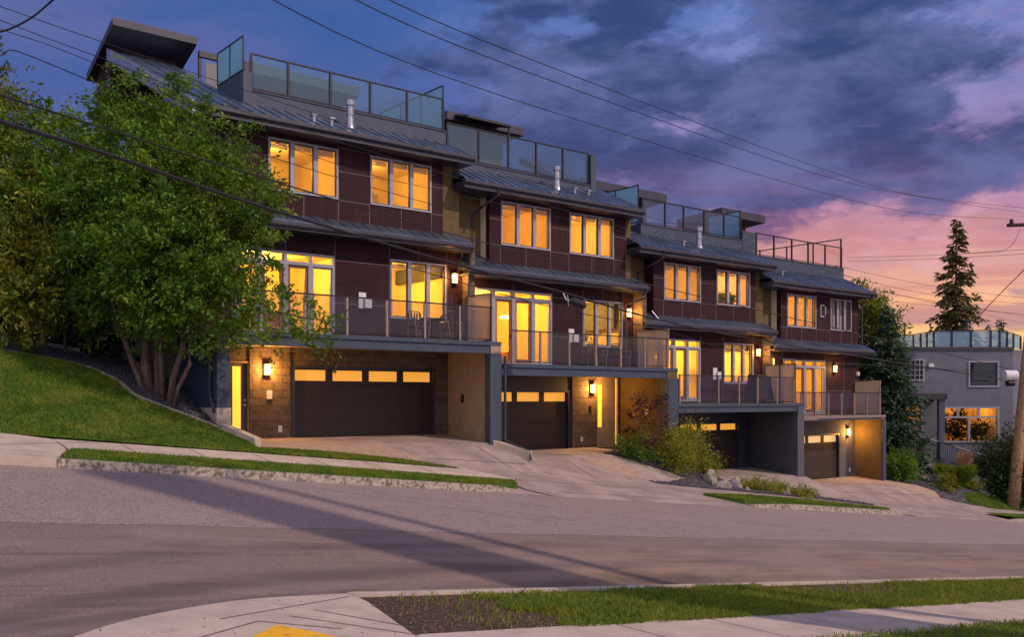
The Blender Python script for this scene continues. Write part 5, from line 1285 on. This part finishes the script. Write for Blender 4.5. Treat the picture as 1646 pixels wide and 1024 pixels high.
# ------------------------------------------------------------------ poles and wires
pb = Vector((50.2,21.66,-5.75)); ptop = at(1674, 325, 49.6)
pl = thing('utility_pole', tuple(pb), 'leaning brown wooden utility pole at the right edge', 'utility pole')
pts = [tuple(pb.lerp(ptop, i/8)) for i in range(9)]
MB().tube(pts, tap(.30,.17,9), 14).build('shaft', 'pole_wood', pl, smooth=True)
dpt = (pb.x*FX+pb.y*FY)
MB().tube([tuple(at(1620,362,dpt)), tuple(at(1720,359,dpt+1))], .10, 6).build('crossarm', 'dark_bark', pl)
MB().lathe(tuple(at(1626,360,dpt)), [(.06,0),(.12,.06),(.07,.12),(.12,.17),(.05,.25)], 10).build('insulator', 'frame_dark', pl)
bx_ = MB(); c0 = at(1614,604,dpt-1); c1 = at(1634,604,dpt-1); bx_.tube([tuple(c0),tuple(c1)], .27, 14); bx_.build('splice_housing', 'white_plastic', pl, bevel=.03)
bx_ = MB(); bx_.tube([tuple(c0+Vector((.1,-.1,-.36))),tuple(c1+Vector((-.1,.1,-.36)))], .17, 10); bx_.build('splice_bracket', 'black_plastic', pl)
WIRES = [
 ('thin power line highest in the photo, crossing at upper right', [(560,-35,17),(823,83,23),(1322,271,42),(1472,314,50)], .011, (1646,334,58)),
 ('thin power line second from the top, crossing at upper right', [(500,-38,16),(820,105,23),(1322,282,42),(1490,318,51)], .011, (1646,342,58)),
 ('single line above the roofs ending at the insulator', [(380,-30,15),(820,158,23),(1422,334,45)], .010, (1627,352,53.5)),
 ('uppermost of the wires passing in front of the first roof', [(-60,-12,15),(174,70,18),(545,195,24),(760,262,29)], .007, (1380,450,46)),
 ('second wire down in front of the first roof', [(-60,7,15),(150,88,17.5),(560,232,24)], .007, (1380,480,46)),
 ('third wire down in front of the first roof', [(-60,24,15),(12,50,16),(150,100,17.5),(545,265,24),(880,345,32)], .007, (1646,520,55)),
 ('wavy wire under the three parallel ones at upper left', [(-40,100,15),(3,88,15.4),(18,80,15.6),(55,92,16),(140,127,17.5),(200,150,18.5),(430,250,22)], .009, (700,330,28)),
 ('medium black wire crossing trees and upper storeys to the grey house', [(-60,128,13),(0,152,14),(430,288,20),(760,385,27),(1063,462,34)], .016, (1640,597,51)),
 ('thick black cable sagging across all the townhouses', [(-60,172,11.5),(0,195,12),(174,248,14),(440,338,18),(760,432,25),(905,470,29),(1063,515,33),(1250,552,40)], .030, (1625,612,51)),
 ('lower thin cable from the first balconies to the grey house', [(640,425,24),(880,492,29),(1063,530,34),(1250,575,40)], .012, (1625,600,51)),
 ('short twisted wire at the top left corner', [(100,-15,15),(84,0,15.2),(50,28,15.5),(10,48,15.8)], .016, (-30,55,16)),
 ('far horizontal wire right of the last roof railing', [(1362,414,75),(1504,410,70),(1611,403,62)], .014, (1720,398,60)),
 ('far wire just below the horizontal one in the sunset', [(1362,420,75),(1500,416,70)], .014, (1720,404,60)),
 ('upper sloping far wire behind the tall spruce', [(1340,426,70),(1500,460,72)], .014, (1720,488,75)),
 ('second sloping far wire behind the tall spruce', [(1340,438,70),(1500,474,72)], .014, (1720,494,75)),
 ('third sloping far wire behind the tall spruce', [(1340,450,70),(1437,473,72)], .014, (1720,520,75)),
 ('lowest sloping far wire by the bushy conifer', [(1380,472,70),(1437,485,72)], .014, (1720,512,75)),
 ('steep guy wire at the far right over the grey roof', [(1562,522,56),(1600,480,54)], .022, (1700,380,50)),
 ('thin wire drooping from the crossarm', [(1640,368,53),(1628,392,53),(1611,403,53),(1590,406,54)], .012, (1540,408,56)),
]
for lab, pts, r, endp in WIRES:
    P_ = [at(*p) for p in pts+[endp]]
    ln = [Vector(p) for p in smoothline([tuple(p) for p in P_], 6)]
    r_ = [r*(1.0 if lab.startswith('far') else 1.0)]*len(ln)
    tag(MB().tube([tuple(p) for p in ln], r, 6).build('power_line', 'cable'), lab, 'wire', 'overhead wires')
sp = thing('cable_splice', tuple(at(925,485,29)), 'black cylindrical splice case hanging from the thick cable', 'splice case')
MB().tube([tuple(at(917,482,29)), tuple(at(921,484,29)), tuple(at(938,491,29)), tuple(at(942,493,29))], [.07,.12,.12,.07], 12).build('case', 'black_plastic', sp)
cl = MB(); cl.tube([tuple(at(905,471,29)), tuple(at(910,482,29)), tuple(at(918,484,29))], .02, 6); cl.tube([tuple(at(912,474,29)), tuple(at(914,492,29))], .02, 6); cl.build('clamp', 'steel', sp)
cl = MB(); cl.tube([tuple(at(1048,500,33)), tuple(at(1058,512,33)), tuple(at(1062,517,33))], .012, 6); tag(cl.build('cable_clamp', 'steel'), 'small metal clamp on the thick cable over the third townhouse', 'clamp')

# out of frame: a pole, and an added panel for the wide street shadow
pz = Hn(13.2,3.0)
pp = thing('street_pole', (15.3,3.2,pz), 'slim wooden pole outside the frame at the lower right', 'pole')
MB().tube([(15.3,3.2,pz),(15.3,3.2,pz+18.5)], [.21,.17], 12).build('shaft', 'pole_wood', pp)
pg = thing('shadow_panel', (13.4,2.7,pz), 'tall plain panel added outside the frame to shade the street', 'shadow caster')
MB().box(12.4,14.45,2.6,2.85,pz,pz+17.6).build('panel', 'blue_grey_paint', pg, bevel=.03); MB().box(12.2,14.6,2.4,3.05,pz-.2,pz+.3).build('footing', 'concrete', pg)

# ------------------------------------------------------------------ things on balconies and in rooms
def chair(x, y, z, lab, rot=0., wick=False):
    t = thing('patio_chair', (x,y,z), lab, 'chair', 'chairs on the balconies')
    s_ = MB(); s_.box(x-.25,x+.25,y-.25,y+.25,z+.42,z+.46); s_.build('seat', 'wicker', t)
    b_ = MB()
    for i in range(5): b_.box(x-.22+i*.1, x-.18+i*.1, y+.22, y+.25, z+.46, z+.88)
    b_.tube([(x-.25,y+.24,z+.46),(x-.24,y+.25,z+.86),(x-.15,y+.25,z+.93),(x+.15,y+.25,z+.93),(x+.24,y+.25,z+.86),(x+.25,y+.24,z+.46)], .02, 6); b_.build('backrest', 'wicker', t)
    for a in (-.23,.23):
        for b in (-.23,.23): MB().tube([(x+a,y+b,z),(x+a,y+b,z+.42)], .018, 6).build('leg', 'post_metal', t)
    for a in (-.27,.27): MB().tube([(x+a,y+.24,z+.66),(x+a,y-.24,z+.66),(x+a,y-.24,z+.42)], .018, 6).build('armrest', 'post_metal', t)
chair(17.75,24.9,DT[0],'chair at the right end of the first balcony')
chair(16.3,24.6,DT[0],'chair in front of the dining window on the first balcony')
chair(25.4,24.9,DT[1],'chair near the frosted screen on the second balcony')
chair(24.1,24.8,DT[1],'chair under the window of the second balcony')
def table(x, y, z, lab):
    t = thing('patio_table', (x,y,z), lab, 'table', 'tables on the balconies')
    MB().lathe((x,y,z+.70), [(.45,0),(.47,.02),(.45,.04)], 20).build('table_top', 'rail_dark', t)
    MB().tube([(x,y,z+.02),(x,y,z+.7)], .03, 8).build('pedestal', 'rail_dark', t); MB().lathe((x,y,z), [(.25,0),(.2,.03)], 14).build('base', 'rail_dark', t)
table(17.0,24.9,DT[0],'round dark table on the first balcony')
table(24.8,25.0,DT[1],'round dark table on the second balcony')
# grill under its cover
g = thing('covered_grill', (33.4,24.6,DT[2]), 'barbecue grill under a black cover on the third balcony', 'grill')
c = MB(); c.hexa([(32.75,24.3,DT[2]+.10),(33.92,24.3,DT[2]+.10),(33.92,24.95,DT[2]+.10),(32.75,24.95,DT[2]+.10),(32.9,24.38,DT[2]+1.12),(33.8,24.38,DT[2]+1.12),(33.8,24.85,DT[2]+1.2),(32.9,24.85,DT[2]+1.2)])
co_ = c.build('cover', 'black_cloth', g); sb = co_.modifiers.new('sub','SUBSURF'); sb.subdivision_type = 'SIMPLE'; sb.levels = sb.render_levels = 4
tx = bpy.data.textures.new('folds','CLOUDS'); tx.noise_scale = .35; dm = co_.modifiers.new('folds','DISPLACE'); dm.texture = tx; dm.strength = .12; dm.texture_coords = 'GLOBAL'
for a in (32.95,33.7):
    MB().lathe((a,24.6,DT[2]+.0), [(.06,0),(.06,.12)], 10).build('wheel', 'black_plastic', g)
def picture(x, y, z, w, hh, lab, m='art_dark'):
    t = thing('framed_picture', (x,y,z), lab, 'picture', 'pictures on room walls')
    f = MB(); f.box(x-w/2,x+w/2,y-.04,y-.01,z-hh/2,z-hh/2+.04); f.box(x-w/2,x+w/2,y-.04,y-.01,z+hh/2-.04,z+hh/2); f.box(x-w/2,x-w/2+.04,y-.04,y-.01,z-hh/2+.04,z+hh/2-.04); f.box(x+w/2-.04,x+w/2,y-.04,y-.01,z-hh/2+.04,z+hh/2-.04)
    f.build('frame', 'frame_dark', t); MB().box(x-w/2+.04,x+w/2-.04,y-.03,y-.015,z-hh/2+.04,z+hh/2-.04).build('canvas', m, t)
picture(16.9,29.75,3.3,1.0,1.0,'square picture seen through the dining window of the first townhouse')
picture(11.6,30.15,3.0,.8,1.0,'picture on the far wall behind the patio doors of the first townhouse')
picture(20.6,30.15,2.4,.7,.9,'picture behind the patio doors of the second townhouse')
picture(14.0,29.35,6.85,.9,.6,'small picture in the left upper room of the first townhouse')
picture(28.4,30.15,1.2,.8,.9,'picture behind the patio doors of the third townhouse')
picture(34.0,29.55,4.8,.7,.5,'small picture in the right upper room of the third townhouse')
def plant(x, y, z, r, hh, lab, m='leaf_green', ped=0.):
    t = thing('potted_plant', (x,y,z), lab, 'plant', 'potted plants behind the windows')
    MB().lathe((x,y,z), [(.12,0),(.17,.28),(.15,.3)], 12).build('pot', 'plant_pot', t)
    c_ = np.array([x,y,z+.3+hh/2])+RNG.normal(size=(150,3))*np.array([r*.5,r*.5,hh*.35]); leaf_cloud('foliage', c_, .22, m, t, .3)
plant(19.9,26.8,DT[1],.35,.9,'leafy potted plant inside the second patio doors')
plant(12.2,27.0,DT[0],.35,.9,'potted plant inside the first patio doors')
plant(24.9,26.5,1.9,.2,.25,'small plant on the sill of the second balcony window')
plant(33.3,26.6,3.95,.25,.3,'small flowering plant in the right upper window of the third townhouse')
plant(33.8,26.5,3.95,.2,.25,'smallest plant at the right of that upper window of the third townhouse')
for x, z, lab in ((21.6,DT[1],'brown armchair inside the second patio doors'),(13.0,DT[0],'brown armchair inside the first patio doors'),(25.6,DT[1],'brown armchair behind the second balcony window')):
    t = thing('armchair', (x,27.6,z), lab, 'armchair', 'armchairs in the living rooms')
    MB().box(x-.42,x+.42,27.3,28.0,z+.15,z+.45).build('seat', 'sofa', t, bevel=.04); MB().box(x-.42,x+.42,27.85,28.1,z+.452,z+.95).build('backrest', 'sofa', t, bevel=.05)
    for a in (-.5,.42): MB().box(x+a,x+a+.08,27.3,28.05,z+.1,z+.62).build('armrest', 'sofa', t, bevel=.03)
t = thing('television', (25.6,28.9,DT[1]+.6), 'flat dark television behind the second balcony window', 'television')
MB().box(25.1,26.3,28.9,28.96,DT[1]+1.0,DT[1]+1.7).build('screen', 'dark_glass', t); MB().box(25.5,25.9,28.85,29.05,DT[1]+.6,DT[1]+1.0).build('stand', 'black_plastic', t)
for x, z, lab in ((17.2,DT[0],'wooden dining table behind the first balcony window'),(33.6,DT[2],'wooden dining table behind the third balcony window')):
    t = thing('dining_table', (x,27.4,z), lab, 'table', 'dining tables indoors')
    MB().box(x-.7,x+.7,27.0,27.9,z+.72,z+.76).build('table_top', 'wood_furn', t)
    for a in (-.6,.6):
        for b in (27.1,27.8): MB().box(x+a-.03,x+a+.03,b-.03,b+.03,z,z+.72).build('leg', 'wood_furn', t)
for i in range(6):
    x = 33.0+i*.26; t = tag(MB().tube([(x,27.0,MW[2][1]*0+1.0+.25*(i%3)),(x,27.0,2.45)], .008, 4).build('hanging_string', 'black_plastic'), 'thin string of ornaments hanging in the window of the third townhouse', 'ornament', 'hanging ornaments in the third balcony window')
for x, y, z, lab in ((22.1,27.6,3.0,'pendant lamp over the second living room'),(30.6,27.7,1.75,'pendant lamp behind the third patio doors'),(24.6,27.5,6.05,'pendant lamp in the right upper room of the second townhouse'),(29.6,27.5,4.72,'pendant lamp in the left upper room of the third townhouse'),(38.1,27.5,4.05,'pendant lamp in the upper room of the last townhouse')):
    t = thing('pendant_lamp', (x,y,z), lab, 'lamp', 'pendant lamps in the rooms')
    MB().tube([(x,y,z),(x,y,z+.45)], .008, 5).build('cord', 'black_plastic', t)
    for a in range(3): MB().lathe((x+.13*math.cos(a*2.1),y+.13*math.sin(a*2.1),z-.08), [(.02,0),(.06,.04),(.06,.09),(.02,.13)], 10).build('globe', 'bulb', t, smooth=True)
for x, z, w_, h_, lab in ((24.9,5.5,.5,.9,'tall narrow picture in the right upper room of the second townhouse'),(22.3,5.6,.7,.5,'small picture in the left upper room of the second townhouse'),(30.3,4.6,.6,.7,'picture in the left upper room of the third townhouse'),(38.6,3.9,.7,.5,'picture in the upper room of the last townhouse'),(17.2,6.6,.9,.6,'wide picture in the right upper room of the first townhouse'),(33.9,1.6,.8,.6,'picture behind the third balcony window'),(38.2,.9,.9,.7,'picture behind the last patio doors')):
    picture(x, YW+3.36 if z > 3 or x > 33.5 and x < 35 else YW+4.15, z, w_, h_, lab)
mt = thing('door_mat', (25.6,25.3,-1.84), 'dark mat in front of the second entry door', 'mat')
patch('mat', [(25.0,25.0),(26.3,25.0),(26.3,25.7),(25.0,25.7)], 'black_cloth', .03, .3, kind=None, thick=.02, parent=mt)
